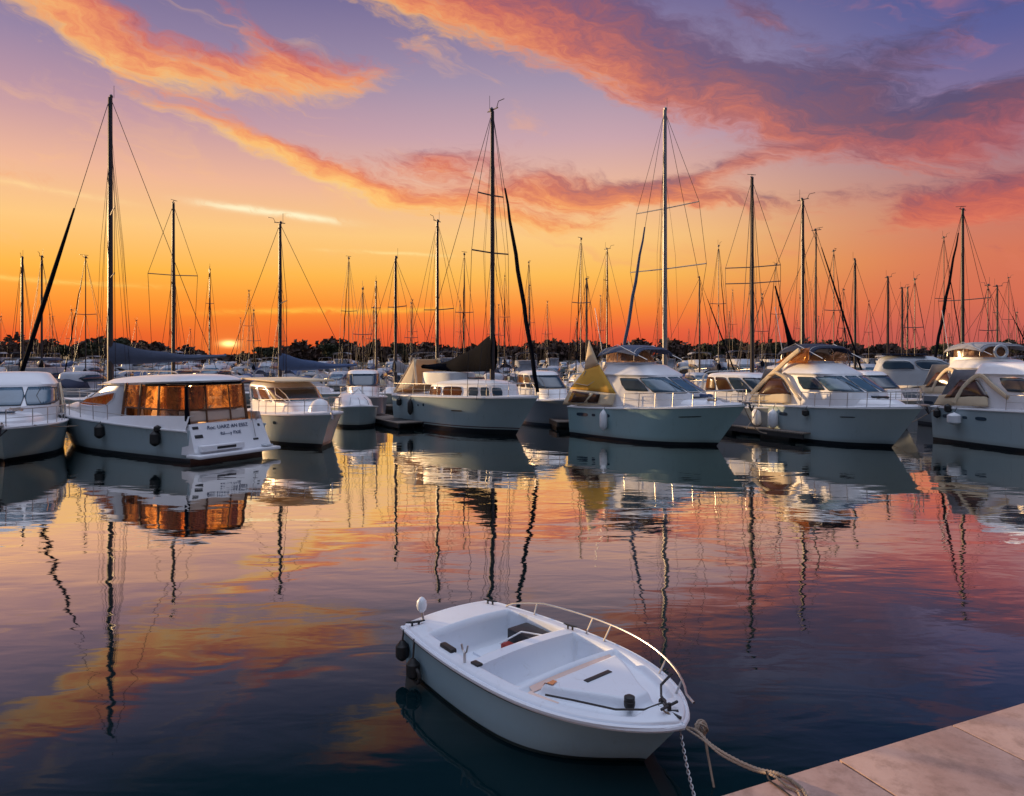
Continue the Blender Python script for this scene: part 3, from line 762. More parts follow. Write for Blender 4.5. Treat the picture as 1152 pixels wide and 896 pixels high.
ROOF = 1.66
def cruiser(px, loc, ang, L, W, label, fb=1.75, fs=1.25, mat='hull_teal', fly=True, near=-1, golden='tri', bim='navy', wind='glass_blue', scale_z=1.0, group=None, txt=False, fends=(), sup=(.18,.66), balls=()):
    root = empty('cabin_cruiser', loc, ang, label, 'motorboat', group)
    H = Hull(L, W, fb, fs, ws=.88, sm=.40, p=2.6, q=.75, rake=1.35, flare=1.3, sp=1.5)
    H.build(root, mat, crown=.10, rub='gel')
    zd = H.sheer(.45)
    nm = 'port' if near > 0 else 'starboard'
    x0, x1 = L*sup[0], L*sup[1]; wc = W/2-.28
    # raised foredeck trunk
    T = Stack([(zd-.25, x1-1.2, L*.90, wc, 2.6, .55, .03), (zd+.18, x1-1.2, L*.88, wc-.05, 2.6, .55, .03), (zd+.34, x1-1.2, L*.84, wc-.18, 2.6, .55, .02)])
    tr = T.body(root, 'foredeck_trunk', 'gel', crown=.07)
    MB().box((L*.74, 0, zd+.475), (.5, .5, .05), bev=.02).build('deck_hatch', 'glass', tr)
    # coachroof
    zb = zd+.1; zt = zd+.62*scale_z+.95*scale_z
    S_ = Stack([(zb-.3, x0, x1+.7, wc, 4.2, .12, 0), (zb+.52, x0, x1+.45, wc, 4.2, .10, 0), (zb+1.18, x0+.05, x1-.75, wc-.10, 4.2, .08, 0),
                (zb+1.27, x0+.1, x1-.80, wc-.03, 4.2, .08, 0), (zb+ROOF, x0+.2, x1-1.5, wc-.30, 3.4, .10, 0)])
    body = S_.body(root, 'cabin', 'gel', crown=.08)
    # windshield of three panes and side glass
    for (a0, a1) in ((-.97, -.335), (-.32, .32), (.335, .97)):
        S_.patch(body, 'front', a0, a1, 1.03, 1.97, 'windshield_pane', wind, rnd=14, nu=10, frame='dark', fw=.025)
    for f_ in ('port', 'stbd'):
        S_.patch(body, f_, .50, .97, 1.08, 1.93, 'side_window', wind, rnd=10, frame='dark', fw=.03)
        S_.patch(body, f_, -.15, .46, 1.12, 1.90, 'side_window', 'glass', rnd=8, frame='dark', fw=.03)
    w1 = MB(); w1.tube([S_.P(-.2, 1.1)+Vector((.03,0,.02)), S_.P(-.35, 1.6)+Vector((.04,0,.03))], .014, 5); w1.build('wiper', 'dark', body)
    if fly:
        zr = zb+ROOF
        Fb = Stack([(zr-.30, x0-.1, x1-1.75, wc-.34, 3.5, .15, 0), (zr+.14, x0-.1, x1-2.0, wc-.36, 3.5, .2, 0)])
        Fb.body(root, 'fly_coaming', 'gel', closed=False)
        Fw = Stack([(zr+.12, x0+.1, x1-2.0, wc-.37, 3.2, .2, 0), (zr+.66, x0+.2, x1-2.5, wc-.42, 3.2, .2, 0)])
        Fw.body(root, 'fly_screen', 'vinyl_clear', closed=False)
        # bimini on hoops
        xb0, xb1 = x0+.1, x1-1.6; ztop = zr+.82
        hb = MB()
        for xx in (xb0+.2, (xb0+xb1)/2, xb1-.2): hoop(hb, xx, wc-.28, zr+.2, ztop-.02, .02)
        for s_ in (1, -1): hb.tube([(xb0+.2, s_*(wc-.28), zr+.62), ((xb0+xb1)/2, s_*(wc-.3), zr+.9), (xb1+.5, s_*(wc-.3), zr+.25)], .016, 5)
        hb.build('bimini_frame', 'steel', root)
        c = MB()
        def bf(u, v):
            y = (wc-.24)*sp_(math.cos(math.pi*v), .55); z = ztop+.06-.32*(abs(math.cos(math.pi*v))**3.2) - .20*abs(2*u-1)**2.5 + .015*math.cos(u*math.pi*4)
            return (xb0+(xb1-xb0)*u, y, z)
        c.grid(bf, 16, 18); c.build('bimini', bim, root, solid=.03)
        # backrest, wheel silhouettes
        MB().box(((xb0+xb1)/2, 0, zr+.45), (.4, wc*1.1, .5), bev=.1).build('fly_seat', 'seat', root)
        MB().tube([(xb1-.35+.02*math.cos(t), .35+.17*math.cos(t), zr+.6+.17*math.sin(t)) for t in [k*math.pi/8 for k in range(17)]], .018, 5).build('wheel', 'dark', root)
        an = MB(); an.tube([(x0+.3, -wc+.4, zr+.3), (x0-.2, -wc+.4, zr+2.6)], .014, 5); an.build('antenna', 'white_plastic', root)
    # aft canvas, glowing on the near side
    sdn = near
    def tri(pts, name, m_, par=root, sub=6):
        P = [Vector(p) for p in pts]
        c_ = MB()
        if len(P) == 3: P.append(P[2])
        def q_(u, v):
            p = (P[0]*(1-u)+P[1]*u)*(1-v)+(P[3]*(1-u)+P[2]*u)*v
            return p+Vector((0, sdn*.05*math.sin(math.pi*u)*math.sin(math.pi*v), 0))
        c_.grid(q_, sub, sub); return c_.build(name, m_, par, solid=.02)
    ysd = sdn*(W/2-.17); zs0 = H.sheer(.1)+.03; ztp = zb+ROOF
    for sd_ in (1, -1):
        sdn = sd_; ysd = sd_*(W/2-.16); yt = sd_*(wc-.15); near_ = sd_ == near
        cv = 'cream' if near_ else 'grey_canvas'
        if golden == 'tri':
            # big yellow panel rising to a peak, cream beneath with brown window
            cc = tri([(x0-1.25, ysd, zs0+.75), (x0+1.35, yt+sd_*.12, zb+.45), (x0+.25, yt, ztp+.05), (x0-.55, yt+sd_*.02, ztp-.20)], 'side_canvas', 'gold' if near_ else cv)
            sm_ = MB(); sm_.tube([(x0-.95, (ysd+yt)/2+sd_*.1, zs0+1.0), (x0-.2, (ysd+yt)/2+sd_*.10, zb+.75), (x0+.35, yt+sd_*.09, zb+1.1)], .018, 5)
            sm_.build('canvas_seam', 'cream', cc)
            tri([(x0-.6, yt+sd_*.03, ztp-.22), (x0+.28, yt+sd_*.03, ztp+.02), (x0-.32, yt+sd_*.02, ztp+1.15)], 'canvas_peak', cv)
            tri([(x0-1.75, ysd, zs0), (x0+1.3, ysd, zs0+.12), (x0+1.33, yt+sd_*.13, zb+.43), (x0-1.25, ysd, zs0+.74)], 'side_curtain', cv)
            wn = tri([(x0-1.35, ysd+sd_*.05, zs0+.12), (x0+.45, ysd+sd_*.05, zs0+.16), (x0+.62, ysd+sd_*.045, zs0+.58), (x0-1.05, ysd+sd_*.05, zs0+.66)], 'curtain_window', 'glass_brown')
            tri([(x0-.35, ysd+sd_*.07, zs0+.13), (x0-.15, ysd+sd_*.07, zs0+.14), (x0+.25, ysd+sd_*.065, zs0+.60), (x0+.03, ysd+sd_*.07, zs0+.61)], 'curtain_fold', 'cream', wn, 2)
        else:
            # cream arch sweeping up from the deck, with brown window under it
            ar = MB(); pts = []; 
            X = [(x0-1.15, zs0+.35), (x0-.75, zb+.6), (x0-.1, zb+1.15), (x0+.9, ztp+.25), (x0+1.5, ztp+.62)] if golden == 'arch' else [(x0-.3, zs0+.1), (x0+.1, zb+.75), (x0+.7, zb+1.2), (x0+1.3, zb+.8), (x0+2.0, zb+.35)]
            n_ = len(X)-1; F_ = []
            for i in range(25):
                t = i/24*n_; k = min(int(t), n_-1); f = t-k
                p0, p1, p2, p3 = [X[max(0, min(n_, k+j))] for j in (-1, 0, 1, 2)]
                g_ = lambda a, b2, c2, d2: .5*((2*b2)+(-a+c2)*f+(2*a-5*b2+4*c2-d2)*f*f+(-a+3*b2-3*c2+d2)*f**3)
                F_.append((g_(p0[0],p1[0],p2[0],p3[0]), g_(p0[1],p1[1],p2[1],p3[1])))
            wdt = .10 if golden == 'arch' else .08
            def af(u, v):
                i = min(24, round(u*24)); x_, z_ = F_[i]; up = (z_-zs0)/(ztp-zs0)
                y_ = ysd+(yt-ysd)*max(0, min(1, up)); k = (v-.5)*2*wdt
                i2 = min(24, i+1); i1 = max(0, i-1); dx_, dz_ = F_[i2][0]-F_[i1][0], F_[i2][1]-F_[i1][1]; l_ = math.hypot(dx_, dz_)
                return (x_-dz_/l_*k, y_+sd_*.05, z_+dx_/l_*k)
            ar.grid(af, 24, 3); ar.build('canvas_arch', cv, root, solid=.06)
            if golden == 'arch':
                a2_ = MB(); q = [(x0-.05, ysd+sd_*.03, zb+1.15), (x0+.35, ysd, zb+1.28), (x0+.8, yt+sd_*.18, zb+1.1), (x0+1.25, yt+sd_*.2, zb+.6), (x0+1.75, yt+sd_*.24, zb+.12)]
                a2_.tube(q, [.05,.08,.09,.08,.05], 8); a2_.build('canvas_hoop', cv, root)
            tri([(x0-1.3, ysd, zs0), (x0+1.2, ysd, zs0+.1), (x0+1.0, yt+sd_*.1, zb+.55), (x0-1.0, ysd, zs0+.45)], 'side_curtain', cv)
            cw = tri([(x0-.75, ysd+sd_*.03, zs0+.35), (x0+1.15, yt+sd_*.16, zb+.32), (x0+.55, yt+sd_*.08, zb+1.05), (x0-.15, yt+sd_*.12, zb+1.0)], 'curtain_window', 'glass_brown')
            if golden == 'arch':
                tri([(x0+.1, yt, ztp+.05), (x0+1.9, yt, ztp+.05), (x0+1.9, yt-sd_*.1, ztp+.72), (x0+1.2, yt-sd_*.1, ztp+.62)], 'fly_curtain', 'vinyl' if near_ else 'vinyl_clear')
    # aft bulkhead of canvas
    ab = MB(); ab.grid(lambda u, v: (x0-1.2+v*.75, (W/2-.2-.12*v)*(1-2*u), zs0+(ztp-zs0-.25)*v), 6, 4); ab.build('aft_curtain', 'grey_canvas', root, solid=.02)
    H.rail(root, .42, .985, 6, h=.58, r=.017)
    # anchor roller & coil at stem
    MB().box((L-.05, 0, fb+.06), (.5, .16, .08), bev=.02).build('anchor_roller', 'steel', root)
    MB().tube([(L-.35,0,fb+.12),(L+.12,0,fb+.02),(L+.2,0,fb-.22)], .035, 6).tube([(L+.2,-.18,fb-.05),(L+.2,0,fb-.25),(L+.2,.18,fb-.05)], .03, 6).build('anchor', 'dark', root)
    for (t, zn, w_, h_) in ((.30, .74, .5, .15), (.12, .74, .75, .16), (.21, .74, .22, .12)):
        for sd_ in (1, -1): H.port(root, t, zn, sd_, w_, h_, 'glass')
    for (t, sd_, r_, l_, z_, m_) in fends: H.fender(root, t, sd_, r_, l_, z_, m_)
    return root, H, S_

# boat F: cruiser with yellow canvas peak
F_, FH, _ = cruiser(0, Vector((3.76, 33.95, 0)), math.atan2(-.75, .66), 8.2, 3.6, 'white cruiser with a glowing yellow triangular canvas beside its windshield', fb=1.75, fs=1.35, golden='tri', bim='slate',
    fends=((.30, -1, .17, .9, .85, 'white_plastic'),))
text_mesh('WESTWIND', .16, 'hull_lettering', 'ink', F_, Matrix.Translation(FH.pt(.80,.72,-1,.02)) @ Matrix.Rotation(math.atan2(*( (FH.pt(.84,.72,-1)-FH.pt(.76,.72,-1)).yx)), 4, 'Z') @ Matrix.Rotation(R(90), 4, 'X')) if False else None
FH.port(F_, .80, .74, -1, .9, .05, 'dark', 'name_strip')
def coil(root, x, y, z, r_, n, mat, name='rope_coil'):
    b = MB(); pts = []
    for k in range(n*14+1):
        t = 2*math.pi*k/14; q = r_*(1-.06*math.sin(k*.37)); pts.append((x+q*math.cos(t), y+q*math.sin(t)*.9, z+.02*k/14+.015*math.sin(k*1.7)))
    b.tube(pts, .022, 5); return b.build(name, mat, root)
coil(F_, 6.3, .1, 1.98, .26, 4, 'blue'); coil(F_, 6.9, -.4, 1.85, .18, 3, 'rope')
H_, HH, _ = cruiser(0, Vector((12.5, 34.0, 0)), math.atan2(-.907, .42), 7.6, 3.5, 'white cruiser with a cream canvas arch and dark navy bimini on top', fb=1.7, fs=1.45, mat='hull', golden='arch', bim='navy',
    fends=((.10, -1, .22, .85, .85, 'white_plastic'), (.24, -1, .22, .85, .85, 'white_plastic'), (.48, -1, .14, .3, 1.25, 'rubber')))
I_, IH, _ = cruiser(0, Vector((19.5, 31.2, 0)), math.atan2(-.95, .30), 8.2, 3.3, 'white cruiser cut off by the right edge with a small cream window arch', fb=1.7, fs=1.5, mat='hull', golden='small', fly=False, wind='glass_blue',
    fends=((.05, -1, .14, .4, 1.2, 'rubber'), (.17, -1, .26, .5, 1.05, 'white_plastic'), (.12, -1, .14, .35, 1.45, 'rubber')))
# boat A at far left, facing the camera
A_, AH, _ = cruiser(0, Vector((-20.9, 30.2, 0)), math.atan2(-.86, .52), 8.3, 3.6, 'white cabin boat at the left edge facing the camera with a wide blue windshield', fb=1.3, fs=1.15, mat='hull', golden='small', fly=False, wind='glass_blue', near=1, sup=(.2,.6))

coil(H_, 6.0, -.2, 1.95, .22, 3, 'rope_dark'); coil(I_, 5.6, -.5, 1.9, .24, 3, 'blue'); coil(A_, 6.5, .3, 1.75, .22, 3, 'rope')
HH.port(H_, .72, .74, -1, .6, .045, 'dark', 'name_strip')
def mline(p, q, sag, label):
    P = [Vector(p)*(1-k/10)+Vector(q)*(k/10)-Vector((0,0,sag*math.sin(math.pi*k/10))) for k in range(11)]
    tag(MB().tube(P, .02, 5).build('mooring_line', 'rope'), label, 'rope')
bpy.context.view_layer.update()
mline(F_.matrix_world@FH.pt(.93,1,1), (10.6, 29.6, .42), .35, 'mooring line from the bow of the yellow canvas cruiser to the pontoon')
mline(H_.matrix_world@HH.pt(.10,1,-1), (10.4, 31.6, .42), .12, 'short mooring line from the stern of the arch cruiser to the pontoon')
mline(I_.matrix_world@IH.pt(.06,1,-1), (16.9, 32.4, .3), .2, 'mooring line hanging between the two right hand cruisers')
mline(A_.matrix_world@AH.pt(.9,1,1), (-17.4, 31.6, 1.2), .3, 'line slung from the left edge boat to the lettered yacht bow')
# ------------------------------------------------ boat B: big cruiser seen from the stern
def big_cruiser():
    hd = Vector((-.85, .527)); ang = math.atan2(hd.y, hd.x)
    root = empty('motor_yacht', (-10.1, 25.3, 0), ang, 'large white motor yacht seen from its stern, amber cockpit curtains, lettered transom', 'motor yacht')
    L, W = 11.9, 3.5
    H = Hull(L, W, 1.5, 1.12, ws=.92, sm=.42, p=2.5, q=.75, rake=1.3, flare=1.2, sp=1.6)
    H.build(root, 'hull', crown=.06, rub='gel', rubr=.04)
    # raked transom moulding and swim platform
    tm = MB()
    def tf(u, v):
        y = (W/2*.90-.10*v)*(1-2*u); return (-.42+.50*v, y, .28+1.02*v)
    tm.grid(tf, 8, 5)
    for s_ in (1, -1):
        tm.add([(-.42, s_*W/2*.90, .28), (.08, s_*(W/2*.90-.10), 1.30), (.35, s_*(W/2*.90-.10), 1.30), (.35, s_*W/2*.90, .28)], [(0,1,2,3)])
    tm.add([(.08, W/2*.90-.1, 1.30), (.08, -W/2*.90+.1, 1.30), (.35, -W/2*.90+.1, 1.30), (.35, W/2*.90-.1, 1.30)], [(0,1,2,3)])
    tr = tm.build('transom', 'gel', root)
    pl = MB(); pl.box((-.42, 0, .26), (.75, W*.96, .12), bev=.05); pl.build('swim_platform', 'gel', root)
    st = MB(); st.box((-.40, .55, .50), (.28, 1.7, .20), bev=.04); st.build('platform_step', 'gel', tr)
    MB().box((-.547, .45, .50), (.02, .75, .09), bev=.008).build('step_recess', 'dark', tr)
    MB().box((-.46, -1.30, .37), (.3, .35, .06), bev=.02).build('platform_hatch', 'gel_grey', root)
    def TP(y, v, o=.012): return Matrix.Translation((-.42+.5*v-o, y, .28+1.02*v))
    rot = Matrix.Rotation(R(-90), 4, 'Z') @ Matrix.Rotation(R(90-26), 4, 'X')
    text_mesh('Roc. UARZ AN ESSZ', .19, 'boat_name', 'ink', tr, TP(.02, .80, .016) @ rot)
    text_mesh('Ril----y FXIE', .17, 'boat_name', 'ink', tr, TP(-.02, .58, .016) @ rot)
    for (y, v, w_, h_) in ((1.28, .88, .22, .10), (1.24, .60, .30, .12), (-1.28, .80, .10, .10), (-.98, .33, .22, .07)):
        MB().box((-.42+.5*v-.004, y, .28+1.02*v), (.03, w_, h_), bev=.01, ry=R(26)).build('transom_fitting', 'dark', tr)
    gt = MB(); gt.tube([(-.0,-.98,1.28),(-.02,-.98,1.62),(-.02,-.90,1.64)], .02, 6); gt.tube([(-.25,-.98,.7),(.06,-1.0,1.6)], .014, 6); gt.tube([(0,-1.2,1.28),(0,-1.2,1.6)], .03, 6)
    gt.build('boarding_ladder', 'steel', root)
    # quarter mouldings
    for s_ in (1, -1):
        qm = MB(); 
        def qf(u, v):
            p = H.pt(.0+u*.42, 1, s_); h_ = .46*(1-u)**.8*(1-.25*(1-u)) + .12
            return (p.x+.1, p.y-s_*(.02+.16*v), p.z+h_*v)
        qm.grid(qf, 14, 3)
        qm.grid(lambda u, v: (qf(u,1)[0], qf(u,1)[1]-s_*.22*v, qf(u,1)[2]), 14, 1)
        qm.build('side_coaming', 'gel', root)
    # forward cabin
    S_ = Stack([(1.0, 4.75, 10.0, 1.42, 3.0, .45, .01), (1.60, 4.6, 9.2, 1.40, 3.2, .40, .0), (2.45, 4.3, 6.5, 1.24, 3.6, .15, -.02), (2.66, 4.3, 5.9, 1.15, 4, .12, -.02)])
    cb = S_.body(root, 'cabin', 'gel', crown=.06)
    for f_ in ('port', 'stbd'):
        S_.patch(cb, f_, -.55, .95, 1.10, 1.84, 'side_window', 'vinyl', rnd=4, taper0=1, taper1=.30, frame='gel', fw=.05)
    S_.patch(cb, 'front', -.9, .9, 1.1, 1.9, 'windshield', 'glass_blue', rnd=10, frame='dark')
    # hardtop
    Rf = Stack([(2.58, .35, 6.8, 1.50, 3.2, .30, -.030), (2.66, .25, 7.2, 1.56, 3.2, .28, -.034), (2.74, .4, 6.8, 1.46, 3.0, .28, -.036)])
    rf = Rf.body(root, 'hardtop', 'gel', crown=.20)
    T2 = Stack([(1.05, 7.6, 11.0, 1.15, 2.6, .6, .03), (1.50, 7.6, 10.7, 1.0, 2.6, .6, .0), (1.68, 7.6, 10.2, .8, 2.6, .6, -.03)]); T2.body(root, 'foredeck_trunk', 'gel', crown=.06)
    un = MB(); un.grid(lambda u, v: (.45+6*u, (1.42-.3*u)*(1-2*v), 2.66-.14*u), 6, 6); un.build('roof_lining', 'wood', rf, solid=.01)
    ed = MB(); 
    ed.tube([Rf.P(2*math.pi*k/60, .15)+Vector((0,0,-.02)) for k in range(16, 46)], .055, 6); ed.build('roof_edge', 'black_canvas', rf)
    rl = MB()
    for s_ in (1,-1): rl.tube([(1.2, s_*1.15, 3.02), (1.5, s_*1.15, 3.10), (4.6, s_*1.1, 3.08), (5.0, s_*1.1, 2.98)], .018, 6)
    rl.build('roof_rail', 'steel', rf)
    # enclosure posts and curtains
    E0 = Stack([(1.12, .42, 5.6, 1.46, 8, .06, 0), (2.62, .62, 5.3, 1.36, 8, .06, 0)])
    po = MB()
    def post(face, a, r=.05, mat=None):
        th = E0.th(face, a, 8); MB().tube([E0.P(th, 0), E0.P(th, 1)], r, 6).build('curtain_post', 'wood', root)
    for f_ in ('port', 'stbd'):
        for a_ in (-.97, -.42, .07, .50): post(f_, a_, .055)
    for a_ in (-.32, .36): post('aft', a_, .03)
    po = MB()
    for f_ in ('port', 'stbd'):
        th0, th1 = E0.th(f_, -.97, 8), E0.th(f_, -.02, 8)
        po.tube([E0.P(E0.th(f_, a, 8), .42) for a in (-.97, -.7, -.42, -.02, .25, .50)], .03, 6)
    po.tube([E0.P(E0.th('aft', a, 8), .42) for a in (-.98, -.5, 0, .5, .98)], .03, 6)
    po.build('curtain_rail', 'wood', root)
    for f_ in ('port', 'stbd'):
        for (a0, a1) in ((-.95, -.44), (-.40, .05), (.09, .48)):
            E0.patch(root, f_, a0, a1, .44, .97, 'curtain_panel', 'vinyl', off=0, rnd=0, thick=0)
        E0.patch(root, f_, -.95, -.44, .02, .40, 'lower_panel', 'vinyl_clear', off=0, rnd=0, thick=0)
        # open drape gathered to a point
    for (a0, a1) in ((-.96, -.34), (-.30, .34), (.38, .96)):
        E0.patch(root, 'aft', a0, a1, .44, .97, 'curtain_panel', 'vinyl', off=0, rnd=0, thick=0)
    E0.patch(root, 'aft', -.96, .96, .14, .40, 'aft_bench_back', 'seat', off=-.05, rnd=0, thick=.05)
    for (xa, xb_, ya, yb_) in ((.95, 1.75, 1.16, 1.22), (2.7, 3.3, 1.12, 1.2), (.85, .95, .35, .9), (.85, .95, -1.05, -.45), (3.6, 4.1, 1.0, 1.15)):
        dr = MB()
        dr.grid(lambda u, v: (xa+(xb_-xa)*(u if v > .5 else .5+(u-.5)*(.35+1.3*v)), ya+(yb_-ya)*u+.035*math.sin(u*28), 1.35+1.2*v), 24, 6); dr.build('drape', 'drape', root)
    MB().box((1.5, .9, 1.45), (1.5, .5, .55), bev=.08).build('cockpit_seat', 'seat', root)
    MB().box((2.0, -.6, 1.5), (1.0, .8, .06), bev=.02).tube([(2.0,-.6,1.1),(2.0,-.6,1.5)], .05, 8).build('cockpit_table', 'wood', root)
    MB().box((3.8, .7, 1.75), (.5, .6, 1.1), bev=.1).build('helm_seat', 'seat', root)
    bk = MB(); bk.box((4.22, 0, 1.85), (.06, 2.5, 1.4)); bk.build('bulkhead', 'wood', root)
    MB().box((1.0, -.2, .95), (8.6, 2.2, .1)) if False else None
    lm = MB().lathe([(.04,0),(.10,.02),(.11,.06),(.05,.09)], (2.3, 0, 2.50), 12).build('cabin_lamp', 'lamp', root)
    pl_ = bpy.data.lights.new('cabin_lamp_light', 'POINT'); pl_.energy = 110; pl_.color = (1,.50,.16); pl_.shadow_soft_size = .12
    po_ = bpy.data.objects.new('cabin_lamp_light', pl_); COL.objects.link(po_); po_.location = (2.3, 0, 2.38); po_.parent = root
    # black corner post hanging to the transom (the curtain edge)
    MB().tube([(.36, 1.40, 2.6), (.30, 1.42, 1.9), (.22, 1.42, 1.18)], [.05,.06,.10], 6).build('corner_strap', 'black_canvas', root)
    H.rail(root, .40, .985, 7, h=.6, r=.018)
    hr = MB()
    for s_ in (1,-1):
        hr.tube([H.pt(t, 1, s_, -.25)+Vector((0,0,.28)) for t in (.18,.24,.3,.36,.42)], .018, 6)
    hr.build('hand_rail', 'steel', root)
    for (t, z_) in ((.13, .78), (.42, .85), (.68, 1.05)):
        H.fender(root, t, 1, .17, .55, z_, 'rubber')
    H.fender(root, .125, 1, .12, .22, 1.12, 'rubber')
    return root, H
Bm, BH = big_cruiser()

# ------------------------------------------------ boat E: motor sailer with black sail cover
def rig(root, xm, z0, zt, sheerz, bowx, sternx, halfb, spreaders, mast='mast', r=.10, furl=None, boom=None, covermat=None, stays=True, wires=3, top=True, coverh=.5):
    m = MB().tube([(xm,0,z0), (xm,0,zt)], [r, r*.72], 8).build('mast', mast, root)
    for (zf_, hw, sw) in spreaders:
        MB().tube([(xm-sw, -hw, zf_+.06), (xm,0,zf_), (xm-sw, hw, zf_+.06)], .035, 5).build('spreader', mast, m)
    if top:
        t = MB(); vr = int(zt*37) % 4; t.lathe([(.09,0),(.1,.12),(.03,.2)], (xm-.05,0,zt), 8)
        if vr != 1: t.tube([(xm-.35,0,zt+.05),(xm+.4,0,zt+.08)], .03, 5)
        if vr in (0, 3): t.tube([(xm+.3,0,zt+.05),(xm+.45,0,zt+.35),(xm+.8,.05,zt+.38)], .018, 5)
        if vr != 2: t.tube([(xm-.2,0,zt),(xm-.2,0,zt+.75)], .012, 4)
        if vr == 2: t.tube([(xm+.25,0,zt+.05),(xm+.25,0,zt+.22),(xm+.05,.25,zt+.24),(xm+.5,-.2,zt+.24)], .02, 4)
        t.build('masthead_gear', mast, m)
    if stays:
        wr = .017
        MB().tube([(xm+.05,0,zt-.15), (bowx,0,sheerz)], wr, 4).build('forestay', 'wire', root)
        MB().tube([(xm-.05,0,zt-.1), (sternx,0,sheerz-.1)], wr, 4).build('backstay', 'wire', root)
        for s_ in (1,-1):
            pts = [(xm, s_*.06, zt-.25)]
            for (zf_, hw, sw) in sorted(spreaders, reverse=True): pts.append((xm-sw, s_*hw, zf_+.06))
            pts.append((xm-.25, s_*halfb, sheerz-.2)); MB().tube(pts, wr*.9, 4).build('shroud', 'wire', root)
            if spreaders:
                zf_, hw, sw = sorted(spreaders)[0]
                MB().tube([(xm, s_*.05, zf_-.1), (xm+.45, s_*halfb, sheerz-.2)], wr*.8, 4).build('lower_shroud', 'wire', root)
        rr = random.Random(int(zt*100))
        for k in range(wires+(2 if wires else 0)):
            x2 = xm+rr.uniform(-1.6, 1.2); MB().tube([(xm+rr.uniform(-.1,.1), rr.uniform(-.1,.1), zt-rr.uniform(.2, 4)), ((xm+x2)/2+rr.uniform(-.1,.1), rr.uniform(-.3,.3), (zt+sheerz)/2), (x2, rr.uniform(-.8,.8), sheerz+.2)], .009, 4).build('halyard', 'wire', root)
    if furl:   # (fraction down from top where the roll starts, x at foot, z at foot, radius)
        f0, fx, fz, fr = furl
        A_ = Vector((xm+.05,0,zt-.15)); B2 = Vector((fx,0,fz)); pts = []; rs = []
        for k in range(13):
            f = f0+(1-f0)*k/12; p = A_.lerp(B2, f); p.z -= .0; pts.append(p+Vector((0, .03*math.sin(k*2.1), 0))); rs.append(fr*(.35+.65*math.sin(min(1, (k+.6)/7)*math.pi/2))*(1-.25*(k > 11)))
        MB().tube(pts, rs, 7).build('furled_jib', 'black_canvas' if mast == 'mast' else 'slate', root)
    if boom:
        bl, bz, rise = boom
        MB().tube([(xm-.1,0,bz), (xm-bl,0,bz+rise)], .06, 7).build('boom', mast, root)
        c = MB(); n_ = 22
        def cf(u, v):
            x_ = xm+.12-(bl+.1)*u; hh = coverh*(1-u)**1.6*1.2+.20+.05*math.sin(u*17)*(1-u); wd = .13+.07*math.sin(u*9+1)**2+.05*(1-u)
            t_ = 2*math.pi*v; zc = bz+rise*u-.05 - .10*math.sin(u*math.pi)
            return (x_, wd*math.sin(t_)*(1-.45*max(0, math.cos(t_))), zc+hh*(.5+.5*math.cos(t_))-.06)
        c.grid(cf, n_, 12); c.build('sail_cover', covermat or 'slate', root)
    return m

